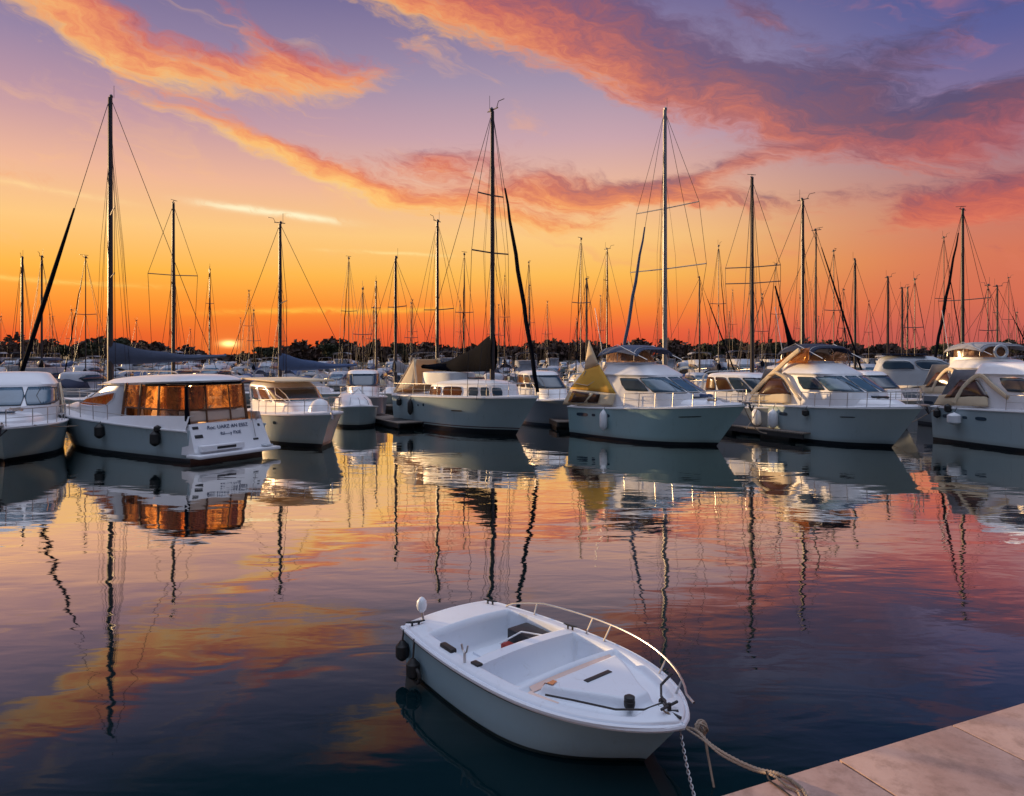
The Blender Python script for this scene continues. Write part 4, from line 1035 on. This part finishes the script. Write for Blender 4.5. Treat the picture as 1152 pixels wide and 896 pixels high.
def motor_sailer():
    a_ = at(460, 477)+Vector((0, .9, 0)); b_ = at(592, 491); d = b_-a_; L = d.length+.8; ang = math.atan2(d.y, d.x)
    root = empty('motor_sailer', a_, ang, 'white motor sailer with a black sail cover, tall mast and golden canvas at its stern', 'sailing boat')
    W = 3.1
    H = Hull(L, W, 1.72, 1.5, ws=.80, sm=.42, p=2.3, q=.8, rake=1.5, flare=1.0, sp=1.3)
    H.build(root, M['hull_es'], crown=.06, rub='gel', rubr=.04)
    k = L/8.2
    z0 = 1.50
    S_ = Stack([(z0-.1, 2.0*k, 6.9*k, 1.18, 3.2, .28, .02), (z0+.60, 2.2*k, 6.7*k, 1.12, 3.4, .28, .02), (z0+.74, 2.4*k, 6.2*k, 1.0, 3.2, .28, .02)])
    cb = S_.body(root, 'cabin', 'gel', crown=.10)
    for f_ in ('port', 'stbd'):
        for (a0, a1, l0, l1) in ((-.88, -.42, .22, .88), (-.38, .12, .22, .90), (.26, .50, .25, .88), (.54, .74, .25, .88), (.78, .95, .28, .85)):
            S_.patch(cb, f_, a0, a1, l0, l1, 'cabin_window', 'glass' if a0 > 0 else 'glass_brown', rnd=5, frame='gel', fw=.03)
    MB().box((4.6*k, 0, z0+.90), (.6, .6, .08), bev=.03).build('deck_hatch', 'glass', cb)
    # pilot house / upper box under the boom
    S2 = Stack([(z0+.55, 1.6*k, 4.1*k, .95, 4, .1, 0), (z0+1.12, 1.6*k, 4.0*k, .92, 4, .1, 0)])
    S2.body(root, 'dodger', 'gel_grey', crown=.05)
    # golden stern canvas: A frame of cream cloth
    for s_ in (1, -1):
        c = MB(); P = [Vector(v) for v in ((.05, s_*1.15, z0+.05), (1.55*k, s_*1.1, z0+.45), (1.30*k, s_*.75, z0+1.75), (1.05*k, s_*.75, z0+1.72))]
        c.grid(lambda u, v: (P[0]*(1-u)+P[1]*u)*(1-v)+(P[3]*(1-u)+P[2]*u)*v+Vector((0, s_*.06*math.sin(math.pi*u), 0)), 6, 6)
        c.build('stern_canvas', 'cream', root, solid=.02)
        MB().tube([(1.15*k, s_*.78, z0+1.78), (1.75*k, s_*1.1, z0+.5)], .06, 6).tube([(1.15*k, s_*.78, z0+1.78), (.1, s_*1.18, z0+.1)], .05, 6).build('canvas_bow', 'cream', root)
    c = MB(); c.grid(lambda u, v: (.05+1.05*k*v, (1.15-.4*v)*(1-2*u), z0+.05+1.7*v), 4, 4); c.build('aft_canvas', 'cream', root, solid=.02)
    mxx = (551-447)/(592-447)*(L-.8)*1.01
    zt = (CAM_H+(402-127)/FPX*(a_+d*.72).y)/1.07
    rig(root, 5.62*k, z0+.6, zt, 1.7, L-.1, .1, 1.35, [(zt*.60*1.0-.6, 1.15, .15), (zt*.80-.9, .8, .12)], r=.12, furl=(.28, L-.05, 1.9, .10), boom=(4.7*k, z0+1.35, .05), covermat='black_canvas', wires=5, coverh=1.25)
    H.rail(root, .0, .985, 9, h=.55, r=.014)
    H.port(root, .33, .72, -1, .14, .14, 'glass'); H.port(root, .28, .70, -1, .10, .10, 'glass'); H.port(root, .60, .60, -1, .75, .06, 'dark', 'name_plate')
    H.fender(root, .22, -1, .14, .75, .95, 'rubber'); H.fender(root, .10, -1, .14, .4, 1.15, 'rubber')
    return root
M['hull_es'] = hullmat('hull_motorsailer', (.31,.41,.44), stripe=(.008,.01,.014), zs=.22, line=(.27,.31,(.06,.02,.02)))
MSR = motor_sailer(); MSR.scale = (1, 1, 1.07)

# ------------------------------------------------ boat C: small sedan cruiser left of centre
def sedan(a_, ang, L, W, label, mat='hull'):
    root = empty('sedan_cruiser', a_, ang, label, 'motorboat')
    H = Hull(L, W, 1.25, .95, ws=.9, sm=.42, p=2.5, q=.8, rake=1.0, flare=1.2, sp=1.4)
    H.build(root, mat, crown=.08, rub='gel')
    S_ = Stack([(.9, .6, L*.80, W/2-.3, 3.2, .35, .02), (1.40, .6, L*.74, W/2-.32, 3.4, .30, .02), (2.02, .7, L*.52, W/2-.42, 4, .12, .0), (2.12, .75, L*.49, W/2-.5, 4, .12, 0)])
    cb = S_.body(root, 'cabin', 'gel', crown=.07)
    for f_ in ('port', 'stbd'):
        for (a0, a1) in ((-.95, -.55), (-.50, -.08), (-.02, .40), (.46, .92)):
            S_.patch(cb, f_, a0, a1, 1.08, 1.92, 'cabin_window', 'glass_brown' if a0 > -.3 else 'glass', rnd=6, frame='gel', fw=.04)
    S_.patch(cb, 'front', -.9, .9, 1.1, 1.9, 'windshield', 'glass', rnd=9, frame='gel')
    MB().box((L*.35, 0, 2.24), (L*.62, W-.7, .06), bev=.03).build('hardtop', 'cream', root)
    c = MB(); c.lathe([(.42,0),(.4,.2),(.25,.42),(.05,.5)], (L*.86, 0, 1.18), 10); c.build('bow_cover', 'gel', root)
    H.rail(root, .5, .985, 5, h=.5, r=.016)
    H.port(root, .55, .7, -1, .2, .12); H.port(root, .7, .72, -1, .2, .12)
    MB().tube([(L*.8,0,1.25),(L+.1,0,1.24),(L+.15,0,1.05)], .04, 6).build('anchor', 'steel', root)
    H.fender(root, .3, -1, .12, .5, .6, 'grey_canvas')
    return root
SED = sedan(Vector((-11.9, 34.4, 0)), math.atan2(-.82, .57), 8.2, 3.1, 'white sedan cruiser with brown cabin windows and cream edged hardtop beside the lettered yacht')

SED.scale = (1.06, 1.06, 1.16)
# rounded white bow boat just right of it
def dome_boat():
    a_ = at(391, 473)
    root = empty('covered_boat', a_, math.atan2(-6, 2.2), 'blunt round bowed boat under a tight white cover next to the sedan cruiser', 'motorboat')
    H = Hull(5.2, 2.3, 1.15, .8, ws=.9, sm=.5, p=3.2, q=.6, rake=.7, flare=.6, sp=1.5); H.build(root, 'hull', crown=.1)
    S_ = Stack([(1.0, .2, 5.0, 1.08, 2.8, .25, .04), (1.3, .3, 4.7, .98, 2.6, .25, .04), (1.52, .6, 4.0, .7, 2.4, .2, .02)])
    S_.body(root, 'boat_cover', 'gel', crown=.15)
    sm = MB(); 
    for th in (-.5, 0, .5): sm.tube([S_.P(th, l/4)+Vector((.01,0,.01)) for l in range(0, 8)], .012, 5)
    sm.build('cover_seam', 'grey_canvas', root)
    MB().tube([(4.4,-.3,1.7),(4.5,0,2.0),(4.4,.3,1.7)], .03, 6).build('bow_hoop', 'white_plastic', root)
dome_boat()

# boat G behind between the two cruisers
def hard_cabin(a_, ang, L, W, label, name='cabin_boat', scale=1, cat='motorboat'):
    root = empty(name, a_, ang, label, cat)
    H = Hull(L, W, 1.5, 1.2, ws=.9, sm=.42, rake=1.1, flare=1.1); H.build(root, 'hull_grey', crown=.08, rub='gel')
    S_ = Stack([(1.1, .8, L*.78, W/2-.3, 3.2, .3, .02), (1.9, .9, L*.70, W/2-.32, 3.4, .25, .0), (2.65, 1.1, L*.52, W/2-.45, 3.6, .12, 0), (2.75, 1.2, L*.50, W/2-.5, 3.6, .12, 0)])
    cb = S_.body(root, 'cabin', 'gel', crown=.1)
    for f_ in ('port', 'stbd'):
        for (a0, a1) in ((-.9, -.5), (-.45, -.05), (.0, .42), (.48, .93)):
            S_.patch(cb, f_, a0, a1, 1.06, 1.94, 'cabin_window', 'glass_brown' if a0 < -.3 else 'glass', rnd=7, frame='dark', fw=.03)
    S_.patch(cb, 'front', -.9, .9, 1.06, 1.92, 'windshield', 'glass', rnd=9, frame='dark')
    H.rail(root, .4, .985, 6, h=.55)
    return root
hard_cabin(Vector((11.4, 36.8, 0))+Vector((-1.6,.4,0)), math.atan2(-4.0, 2.6), 8.0, 3.0, 'grey cabin boat half hidden between the two big cruisers')
hard_cabin(Vector((.6, 42.0, 0)), math.atan2(-4.0, 1.6), 7.0, 2.8, 'low dark sided boat in the gap between the motor sailer and the yellow canvas cruiser')
hard_cabin(Vector((-9.4, 45.0, 0)), math.atan2(-4.0, .8), 7.0, 2.8, 'small grey cabin boat behind the blunt round bowed boat')
hard_cabin(Vector((19.2, 42.0, 0)), math.atan2(-4.0, .6), 7.0, 2.8, 'grey cabin boat in the gap between the arch cruiser and the right edge cruiser')
def jboat():
    a_ = atD(968, 47); root = empty('motor_yacht', a_+Vector((0,0,0)), math.atan2(-1.6, 5), 'sleek raised motor yacht with a curved wraparound blue window behind the arch cruisers', 'motor yacht')
    H = Hull(7.6, 3.0, 1.7, 1.5, rake=1.5); H.build(root, 'hull_grey', rub='gel')
    S_ = Stack([(1.8, .6, 6.6, 1.4, 3, .3, 0), (2.7, .8, 6.0, 1.35, 3, .3, 0), (3.45, 1.1, 4.6, 1.1, 3, .2, 0), (3.6, 1.3, 4.3, .9, 3, .2, 0)])
    cb = S_.body(root, 'cabin', 'gel_grey', crown=.1)
    MB().box((2.4, 0, 3.78), (2.6, 2.0, .07), bev=.03).build('soft_top', 'navy', root)
    for f_ in ('port', 'stbd'):
        S_.patch(cb, f_, -.9, -.1, 1.1, 1.9, 'side_window', 'glass', rnd=4, frame='steel', fw=.05); S_.patch(cb, f_, -.03, .9, 1.1, 1.9, 'side_window', 'glass', rnd=4, frame='steel', fw=.05)
    H.rail(root, .4, .98, 6, h=.5)
jboat()
# the tall cruiser behind boat I, cut by the right edge
cruiser(0, Vector((23.6, 39.0, 0)), math.atan2(-.98, .18), 8.6, 3.8, 'taller white cruiser with dark window behind the right edge boat, life ring on its rail', fb=1.9, fs=1.6, mat='hull_grey', golden='small', fly=True, bim='grey_canvas', wind='glass')
lr = MB(); c_ = atD(1126, 34.6, 3.86)
lr.tube([(c_.x+.30*math.cos(t), c_.y, c_.z+.30*math.sin(t)) for t in [k*math.pi/10 for k in range(21)]], .07, 8)
lb = lr.build('life_ring', 'gel_grey'); tag(lb, 'grey life ring hanging on the tall cruiser rail near the right edge', 'life ring')

# ================================================================== SAILBOATS
def sailboat(px, ytop, D, bow, label, spreads=(), furl=None, boom=None, cover='slate', L=9.5, heading=None, r=.10, lean=0, hull='hull', mast='mast', wires=3, ybase=None, top=True, coverh=.6, group=None):
    zt = CAM_H+(402-ytop)*D/FPX
    xm = L*.58
    ang = (R(-8) if bow > 0 else R(188)) if heading is None else R(heading)
    p = atD(px, D); off = Vector((math.cos(ang), math.sin(ang), 0))*xm
    root = empty('sailing_boat', p-off, ang, label, 'sailing boat', group)
    W = 2.9
    H = Hull(L, W, 1.25, 1.0, ws=.7, sm=.45, p=2, q=.9, rake=1.3, flare=.7); H.build(root, hull, crown=.05, rub='gel', ns=20, nz=5)
    S_ = Stack([(.95, L*.22, L*.72, .95, 3, .4, .02), (1.45, L*.24, L*.66, .85, 3, .4, .01)])
    cb = S_.body(root, 'coachroof', 'gel', crown=.08, nth=40)
    for f_ in ('port', 'stbd'): S_.patch(cb, f_, -.6, .6, .3, .75, 'cabin_window', 'glass', rnd=6)
    kf = min(1.6, 1/max(.1, abs(math.sin(ang))))
    sp = [(CAM_H+(402-y)*D/FPX, hw*D/FPX*kf, .15) for (y, hw) in spreads]
    # spreaders run athwart; seen from the side they need the hull turned, so give them sweep
    rig(root, xm, 1.3, zt, 1.2, L-.1, .1, 1.25, sp, mast=mast, r=r, furl=(furl[0], L-.1, 1.4, furl[1]) if furl else None,
        boom=boom, covermat=cover, wires=wires, top=top, coverh=coverh)
    H.rail(root, .05, .98, 7, h=.55, r=.014)
    return root
SB = [
 dict(px=124, ytop=110, D=43, bow=-1, label='tall sailing boat with slate blue sail cover and dark furled jib behind the lettered yacht', spreads=((243,34),(313,30)), furl=(.38,.13), boom=(6.6, 3.25, .45), cover='slate', L=11.6, heading=211, r=.17, wires=6, coverh=1.0),
 dict(px=195, ytop=230, D=52, bow=1, label='bare masted sailing boat with antennas at its masthead right of the tallest left mast', spreads=((310,22),), L=9, heading=-60, r=.14, wires=5),
 dict(px=315, ytop=252, D=50, bow=-1, label='sailing boat with a pale blue sail cover behind the sedan cruiser', spreads=((342,24),), boom=(5.4, 2.75, .3), cover='blue', L=10, heading=205, r=.14, wires=5, coverh=.9),
 dict(px=25, ytop=291, D=62, bow=1, label='sailing boat with the leftmost mast in the photo', spreads=(), L=8, heading=-70, r=.13, wires=4, boom=(3.4,2.6,.2), cover='grey_canvas'),
 dict(px=47, ytop=290, D=60, bow=1, label='sailing boat whose thin mast stands second from the left', spreads=(), L=8, heading=-80, r=.10, wires=2, boom=(3.6,2.4,.5), cover='slate'),
 dict(px=445, ytop=291, D=50, bow=-1, label='sailing boat with a grey cockpit cover left of the motor sailer', spreads=((346,12),), L=9, heading=230, r=.12, wires=3, boom=(3.8,2.6,.1), cover='grey_canvas'),
 dict(px=423, ytop=318, D=75, bow=1, label='thin masted sailing boat just left of the grey covered one', spreads=((347,5),), L=9, heading=-80, r=.11),
 dict(px=492, ytop=250, D=50, bow=-1, label='sailing boat behind the stern of the motor sailer with a double tipped mast', spreads=((349,18),), L=9.5, heading=235, r=.13, wires=5, boom=(4,2.7,.1), cover='navy'),
 dict(px=748, ytop=124, D=42, bow=-1, label='tallest sailing boat right of centre rising behind the yellow canvas cruiser', spreads=((235,28),(303,34)), furl=(.42,.10), L=10.5, heading=220, r=.15, mast='mast_light', wires=6),
 dict(px=846, ytop=202, D=46, bow=-1, label='sailing boat with mast between the two big cruisers', spreads=((301,26),(319,26)), L=10, heading=240, r=.14, wires=6),
 dict(px=903, ytop=226, D=46, bow=1, label='sailing boat whose plain dark mast rises left of the navy bimini', spreads=(), L=10, heading=-50, r=.13, wires=3),
 dict(px=962, ytop=293, D=62, bow=1, label='sailing boat with a short mast above the navy bimini', spreads=(), L=9, heading=-60, r=.12),
 dict(px=999, ytop=313, D=66, bow=1, label='sailing boat with a short mast above the curved blue window yacht', spreads=(), L=9, heading=-70, r=.12),
 dict(px=1015, ytop=325, D=74, bow=1, label='left one of two short close standing masts right of the navy bimini', spreads=(), L=9, heading=-70, r=.12),
 dict(px=1021, ytop=325, D=78, bow=1, label='right one of two short close standing masts right of the navy bimini', spreads=(), L=9, heading=-100, r=.10),
 dict(px=1083, ytop=237, D=50, bow=-1, label='sailing boat with the tallest mast at the right side and a long furled jib', spreads=((338,18),), furl=(.12,.10), L=9.5, heading=208, r=.13, wires=4),
 dict(px=1122, ytop=323, D=64, bow=1, label='sailing boat whose short mast stands nearest the right edge', spreads=((352,6),), furl=(.3,.06), L=9, heading=-20, r=.10),
 dict(px=660, ytop=315, D=66, bow=1, label='sailing boat with dark mast left of the yellow canvas peak', spreads=(), L=9, heading=-70, r=.12),
 dict(px=683, ytop=281, D=72, bow=1, label='sailing boat with thin tall mast above the yellow canvas peak', spreads=((316,3),), L=9, heading=-40, r=.09, wires=5),
 dict(px=787, ytop=313, D=70, bow=1, label='sailing boat with short mast right of the tall pale mast', spreads=(), furl=(.2,.07), L=9, heading=-30, r=.09),
 dict(px=236, ytop=304, D=80, bow=1, label='far sailing boat with a thin mast above the slate sail cover end', spreads=((342,4),), L=9, heading=-70, r=.09),
 dict(px=918, ytop=260, D=58, bow=1, label='sailing boat with a sloping mast line beside the plain dark mast', spreads=(), furl=(.1,.08), L=9, heading=-20, r=.08),
 dict(px=595, ytop=296, D=90, bow=1, label='far sailing boat with a thin mast right of the motor sailer jib', spreads=(), L=9, heading=-70, r=.07),
]
for s_ in SB: sailboat(**s_)
# leaning spar dark diagonal
ls = MB(); A_ = atD(872, 45, CAM_H+(402-322)*45/FPX); B2 = atD(897, 45, 2.9); B2 = Vector((B2.x, B2.y, 2.9))
ls.tube([A_, A_.lerp(B2, .45), A_.lerp(B2,.7), B2], [.05,.10,.2,.24], 8)
tag(ls.build('furled_jib', 'black_canvas'), 'dark furled jib sloping down just left of the plain dark mast', 'furled sail')

# ================================================================== PONTOONS
def pontoon(c, L, W, rz, label, z=.42):
    root = empty('pontoon', (c.x, c.y, 0), rz, label, 'pontoon', 'floating pontoons')
    MB().box((0,0,z-.03), (L, W, .06), bev=.01).build('planking', 'plank', root)
    MB().box((0,W/2-.06,z-.16), (L, .1, .2)).box((0,-W/2+.06,z-.16), (L, .1, .2)).build('side_beam', 'dark', root)
    fl = MB()
    for k in range(max(2, int(L/3))): fl.box((-L/2+L*(k+.5)/max(2, int(L/3)), 0, .1), (1.6, W*.8, .5), bev=.05)
    fl.build('float', 'rubber', root)
    return root
pontoon(at(430, 479)+Vector((0,1.2,.0)), 7, 1.5, math.atan2(-5, 3.0), 'wooden finger pontoon left of the motor sailer', z=.34)
pontoon(at(865, 492)+Vector((-.2,1.0,0)), 6.5, 1.8, math.atan2(-4, 2.2), 'wooden finger pontoon between the two big cruisers')
pontoon(at(628, 480)+Vector((0,1.2,0)), 6, 1.3, math.atan2(-4, .6), 'narrow pontoon between the motor sailer and the yellow canvas cruiser')
pontoon(Vector((0, 47.5, 0)), 120, 1.8, 0, 'long walkway pontoon running behind the front row of boats')
for k, D in enumerate((70, 97, 131, 177)):
    pontoon(Vector((0, D, 0)), 1.5*D, 2.0, 0, ['long walkway pontoon through the second rows of boats', 'long walkway pontoon halfway to the shore', 'long walkway pontoon beyond the middle rows', 'farthest walkway pontoon near the wooded shore'][k])

# ================================================================== FAR FIELD OF BOATS
def proto_motor(canvas, hullm, w, name='moored_motorboat'):
    root = empty(name, (0,0,0), 0, w, 'motorboat', 'motorboats in the crowded far rows')
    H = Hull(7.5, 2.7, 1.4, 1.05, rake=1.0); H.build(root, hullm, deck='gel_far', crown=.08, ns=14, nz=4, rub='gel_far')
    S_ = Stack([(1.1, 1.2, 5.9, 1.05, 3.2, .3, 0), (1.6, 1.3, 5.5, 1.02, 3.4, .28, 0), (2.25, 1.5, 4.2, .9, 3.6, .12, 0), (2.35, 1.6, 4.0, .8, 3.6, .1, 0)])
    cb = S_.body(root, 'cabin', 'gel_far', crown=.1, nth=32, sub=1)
    for f_ in ('port', 'stbd'): S_.patch(cb, f_, -.85, .9, 1.1, 1.9, 'cabin_window', 'glass', rnd=6, nu=8, nv=2)
    S_.patch(cb, 'front', -.9, .9, 1.1, 1.9, 'windshield', 'glass_blue', nu=8, nv=2, rnd=8)
    b = MB()
    b.grid(lambda u, v: (-.0+2.3*u, 1.15*(1-2*v), 1.15+.95*math.sin(math.pi*v)**.5*(.5+.5*u)+.0), 4, 8); b.build('cockpit_cover', canvas, root, solid=.03)
    H.rail(root, .45, .98, 5, h=.5, r=.025)
    return root
def proto_fly(canvas, w):
    root = empty('flybridge_boat', (0,0,0), 0, w, 'motorboat', 'motorboats in the crowded far rows')
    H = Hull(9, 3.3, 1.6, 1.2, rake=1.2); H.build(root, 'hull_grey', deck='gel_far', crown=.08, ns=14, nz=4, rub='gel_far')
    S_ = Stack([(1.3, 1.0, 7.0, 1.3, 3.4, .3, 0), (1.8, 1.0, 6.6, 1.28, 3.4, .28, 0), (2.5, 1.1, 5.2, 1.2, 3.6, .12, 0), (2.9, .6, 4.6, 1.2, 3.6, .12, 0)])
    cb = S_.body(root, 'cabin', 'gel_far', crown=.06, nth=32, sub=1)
    for f_ in ('port', 'stbd'): S_.patch(cb, f_, -.85, .9, 1.1, 1.9, 'cabin_window', 'glass', rnd=6, nu=8, nv=2)
    S_.patch(cb, 'front', -.9, .9, 1.1, 1.9, 'windshield', 'glass', nu=8, nv=2, rnd=8)
    hb = MB(); [hoop(hb, x, 1.05, 2.9, 3.75, .03) for x in (1.2, 3.2)]; hb.build('bimini_frame', 'steel', root)
    c = MB(); c.grid(lambda u, v: (1.0+2.5*u, 1.1*sp_(math.cos(math.pi*v), .6), 3.8-.25*abs(math.cos(math.pi*v))**3), 3, 8); c.build('bimini', canvas, root, solid=.03)
    H.rail(root, .4, .98, 5, h=.5, r=.025)
    return root
def proto_open(canvas, hullm, w):
    root = empty('covered_boat', (0,0,0), 0, w, 'motorboat', 'motorboats in the crowded far rows')
    H = Hull(6.2, 2.4, 1.1, .85, rake=.9); H.build(root, hullm, crown=.06, ns=14, nz=4, rub='gel_far')
    S_ = Stack([(.9, .1, 5.3, 1.05, 3, .4, .02), (1.3, .3, 4.2, .8, 2.6, .3, .0), (1.6, 1.2, 3.2, .4, 2.4, .2, 0)])
    S_.body(root, 'boat_cover', canvas, crown=.1, nth=32, sub=2)
    hb = MB(); hoop(hb, 1.0, 1.0, .9, 2.3, .04); hoop(hb, 1.3, 1.0, .9, 2.25, .03); hb.build('targa_arch', 'gel_grey', root)
    return root
def proto_sail(zt, cover, w, r=.05):
    root = empty('moored_sailing_boat', (0,0,0), 0, w, 'sailing boat', 'sailing boats in the crowded far rows')
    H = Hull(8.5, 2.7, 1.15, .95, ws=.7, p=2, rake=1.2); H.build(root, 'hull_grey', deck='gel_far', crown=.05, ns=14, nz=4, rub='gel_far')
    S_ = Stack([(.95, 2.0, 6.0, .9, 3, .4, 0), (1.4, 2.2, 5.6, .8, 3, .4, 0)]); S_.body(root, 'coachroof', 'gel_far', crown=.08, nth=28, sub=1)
    rig(root, 5.0, 1.2, zt, 1.15, 8.4, .1, 1.2, [(zt*.6, .8, .15)], r=r, boom=(3.6, 2.1, .1), covermat=cover, wires=0, coverh=.45, furl=(.15, 8.3, 1.3, .05) if zt > 11 else None)
    d = MB(); d.grid(lambda u, v: (1.4+1.1*u, 1.0*math.cos(math.pi*v), 1.2+.8*math.sin(math.pi*v)*(.4+.6*u)), 4, 8); d.build('spray_hood', cover, root, solid=.03)
    return root
PROTO = [
 proto_motor('navy', 'hull_grey', 'white cabin motorboat with navy cockpit cover in the crowded far rows'),
 proto_motor('cream', 'hull', 'white cabin motorboat with cream cockpit cover in the crowded far rows'),
 proto_motor('grey_canvas', 'hull_blue', 'dark blue hulled motorboat in the crowded far rows'),
 proto_fly('navy', 'white flybridge motorboat with navy bimini in the crowded far rows'),
 proto_fly('grey_canvas', 'white flybridge motorboat with grey bimini in the crowded far rows'),
 proto_open('blue', 'hull', 'open boat under a blue cover in the crowded far rows'),
 proto_open('grey_canvas', 'hull_grey', 'open boat under a grey cover in the crowded far rows'),
 proto_sail(9.5, 'blue', 'small sailing boat with blue sail cover in the crowded far rows'),
 proto_sail(12.5, 'grey_canvas', 'mid sized sailing boat with grey sail cover in the crowded far rows'),
 proto_sail(14.5, 'navy', 'larger sailing boat with navy sail cover in the crowded far rows')]
from collections import defaultdict
CH = defaultdict(list)
for o in bpy.data.objects:
    if o.parent: CH[o.parent].append(o)
def copy_tree(o, parent=None):
    c = o.copy(); COL.objects.link(c); c.parent = parent
    for ch_ in CH[o]: copy_tree(ch_, c)
    return c
rf = random.Random(11); used = set(); count = 0
rows = [(53, 1, 3.9), (65, -1, 3.9), (76, 1, 4.0), (91.5, -1, 4.1), (103, 1, 4.3), (125, -1, 4.6), (138, 1, 5.0), (170, -1, 5.6), (185, 1, 6.2), (225, 1, 7.5)]
for (D, dr, sp0) in rows:
    x = -D*.76
    while x < D*.76:
        x += sp0*rf.uniform(.80, 1.0)
        if D < 60:
            pxx = 576+FPX*x/D
            if min(abs(pxx-q) for q in (124,195,315,445,492,748,846,903,975,1083)) < 24: continue
        if rf.random() < .03: continue
        wts = [3,2,1.5,1.6,1.6,2.5,2,1.5,1.5,.8] if D > 60 else [4,4,1,1,1,3,3,.3,.2,0]
        pq = 576+FPX*x/D
        if 60 < pq < 410: wts = wts[:7]+[w__*.35 for w__ in wts[7:]]
        i = rf.choices(range(10), wts)[0]; count += 1
        o = PROTO[i] if i not in used else copy_tree(PROTO[i]); used.add(i)
        # boats lie bow or stern to the walkway
        flip = rf.random() < .3; a_ = R(90)*(dr if not flip else -dr)+rf.uniform(-.12, .12)
        s0 = rf.uniform(.88, 1.15); Lb = 8*s0
        cx_, cy_ = x, D+rf.uniform(-.5, .5); d_ = Vector((math.cos(a_), math.sin(a_), 0))
        o.location = Vector((cx_, cy_, 0))-d_*Lb/2+Vector((0, dr*3, 0))
        o.rotation_euler = (0, 0, a_); o.scale = (s0, s0, s0*rf.uniform(.92, 1.12))
shade_boat = copy_tree(PROTO[3]); shade_boat.location = (-10.0, 9.7, 0); shade_boat.rotation_euler = (0, 0, R(125.8))  # boat added out of view to keep the low sun off the dinghy hull
shade_boat['label'] = 'unseen flybridge motorboat added beyond the left edge to shade the dinghy'; del shade_boat['group']
for i, p in enumerate(PROTO):
    if i not in used: p.location = (rf.uniform(-60, 60), 215, 0)
print('far boats', count)

# ================================================================== TREES
rt = random.Random(5)
def crown_into(b, c, rx, ry, rz_, n, leaf):
    for k in range(n):
        while True:
            q = Vector((rt.uniform(-1,1), rt.uniform(-1,1), rt.uniform(-1,1)))
            if q.length <= 1: break
        q *= rt.uniform(.75, 1.08)
        p = Vector((c[0]+q.x*rx, c[1]+q.y*ry, c[2]+q.z*rz_))
        s0 = leaf*rt.uniform(.5, 1.3); u = Vector((rt.gauss(0,1), rt.gauss(0,1), rt.gauss(0,1))).normalized(); v = u.orthogonal().normalized()
        w_ = u.cross(v)
        b.add([p-v*s0, p+w_*s0*.8, p+v*s0, p-w_*s0*.7+u*s0*.4], [(0,1,2),(0,2,3)])
wd = MB()
x = -330
while x < 330:
    y = 300+rt.uniform(-20, 40); 
    pxx = 576+FPX*x/y
    h = 9.6+1.5*math.sin(x*.021+.7)+1.8*math.sin(x*.06)+rt.uniform(-1.4, 1.6)
    if 225 < pxx < 300: h *= .62
    if 560 < pxx < 700: h *= .8
    crown_into(wd, (x, y, h*.5), rt.uniform(3.5, 5.5), 4, h*.52, 260, 1.15)
    x += rt.uniform(2.2, 3.4)
tag(wd.build('far_woodland', 'leaf_far', smooth=False, recalc=False), kind='stuff', label='dark band of distant trees along the far shore', cat='trees')
def tree(px, D, h, rx, label):
    p = atD(px, D, 1.5); root = empty('tree', p, 0, label, 'tree', 'taller trees standing out of the far wood')
    t = MB().tube([(0,0,-1.5),(.1,0,h*.3),(-.1,.1,h*.62),(0,0,h*.85)], [.3,.24,.15,.05], 7)
    for k in range(6):
        a = k*1.05; t.tube([(0,0,h*(.3+.07*k)), (rx*.55*math.cos(a), rx*.5*math.sin(a), h*(.5+.07*k))], [.12,.03], 5)
    t.build('trunk', 'bark', root)
    c = MB()
    for k in range(9):
        a = rt.uniform(0, 6.28); d = rt.uniform(.1, .62)*rx
        crown_into(c, (d*math.cos(a), d*math.sin(a), h*rt.uniform(.45, .86)), rx*.42, rx*.42, h*.15, 110, .5)
    c.build('crown', 'leaf', root, smooth=False, recalc=False)
TR = [(103, 255, 8.6, 5, 'broad tree just left of the tallest left mast'), (135, 250, 10.0, 6, 'highest tree on the shore above the slate sail cover'), (70, 255, 7.6, 4, 'low tree near the leftmost masts'),
 (300, 250, 7.0, 5, 'round tree left of the pale blue sail cover mast'), (372, 252, 7.6, 5.5, 'round tree above the pale blue sail cover'), (452, 250, 8.4, 4, 'tree beside the thin pair of masts left of the motor sailer'),
 (800, 252, 8.0, 5, 'left one of the trees between the two big cruisers'), (822, 250, 9.2, 4.5, 'middle one of the trees between the two big cruisers'), (868, 250, 8.4, 5, 'tree left of the plain dark mast right of centre'),
 (1066, 250, 8.2, 6, 'dense tree left of the tallest right mast'), (1135, 250, 9.0, 5, 'tree behind the boats at the right edge')]
for (px_, D_, h_, rx_, lb_) in TR: tree(px_, D_, h_*.93, rx_, lb_)
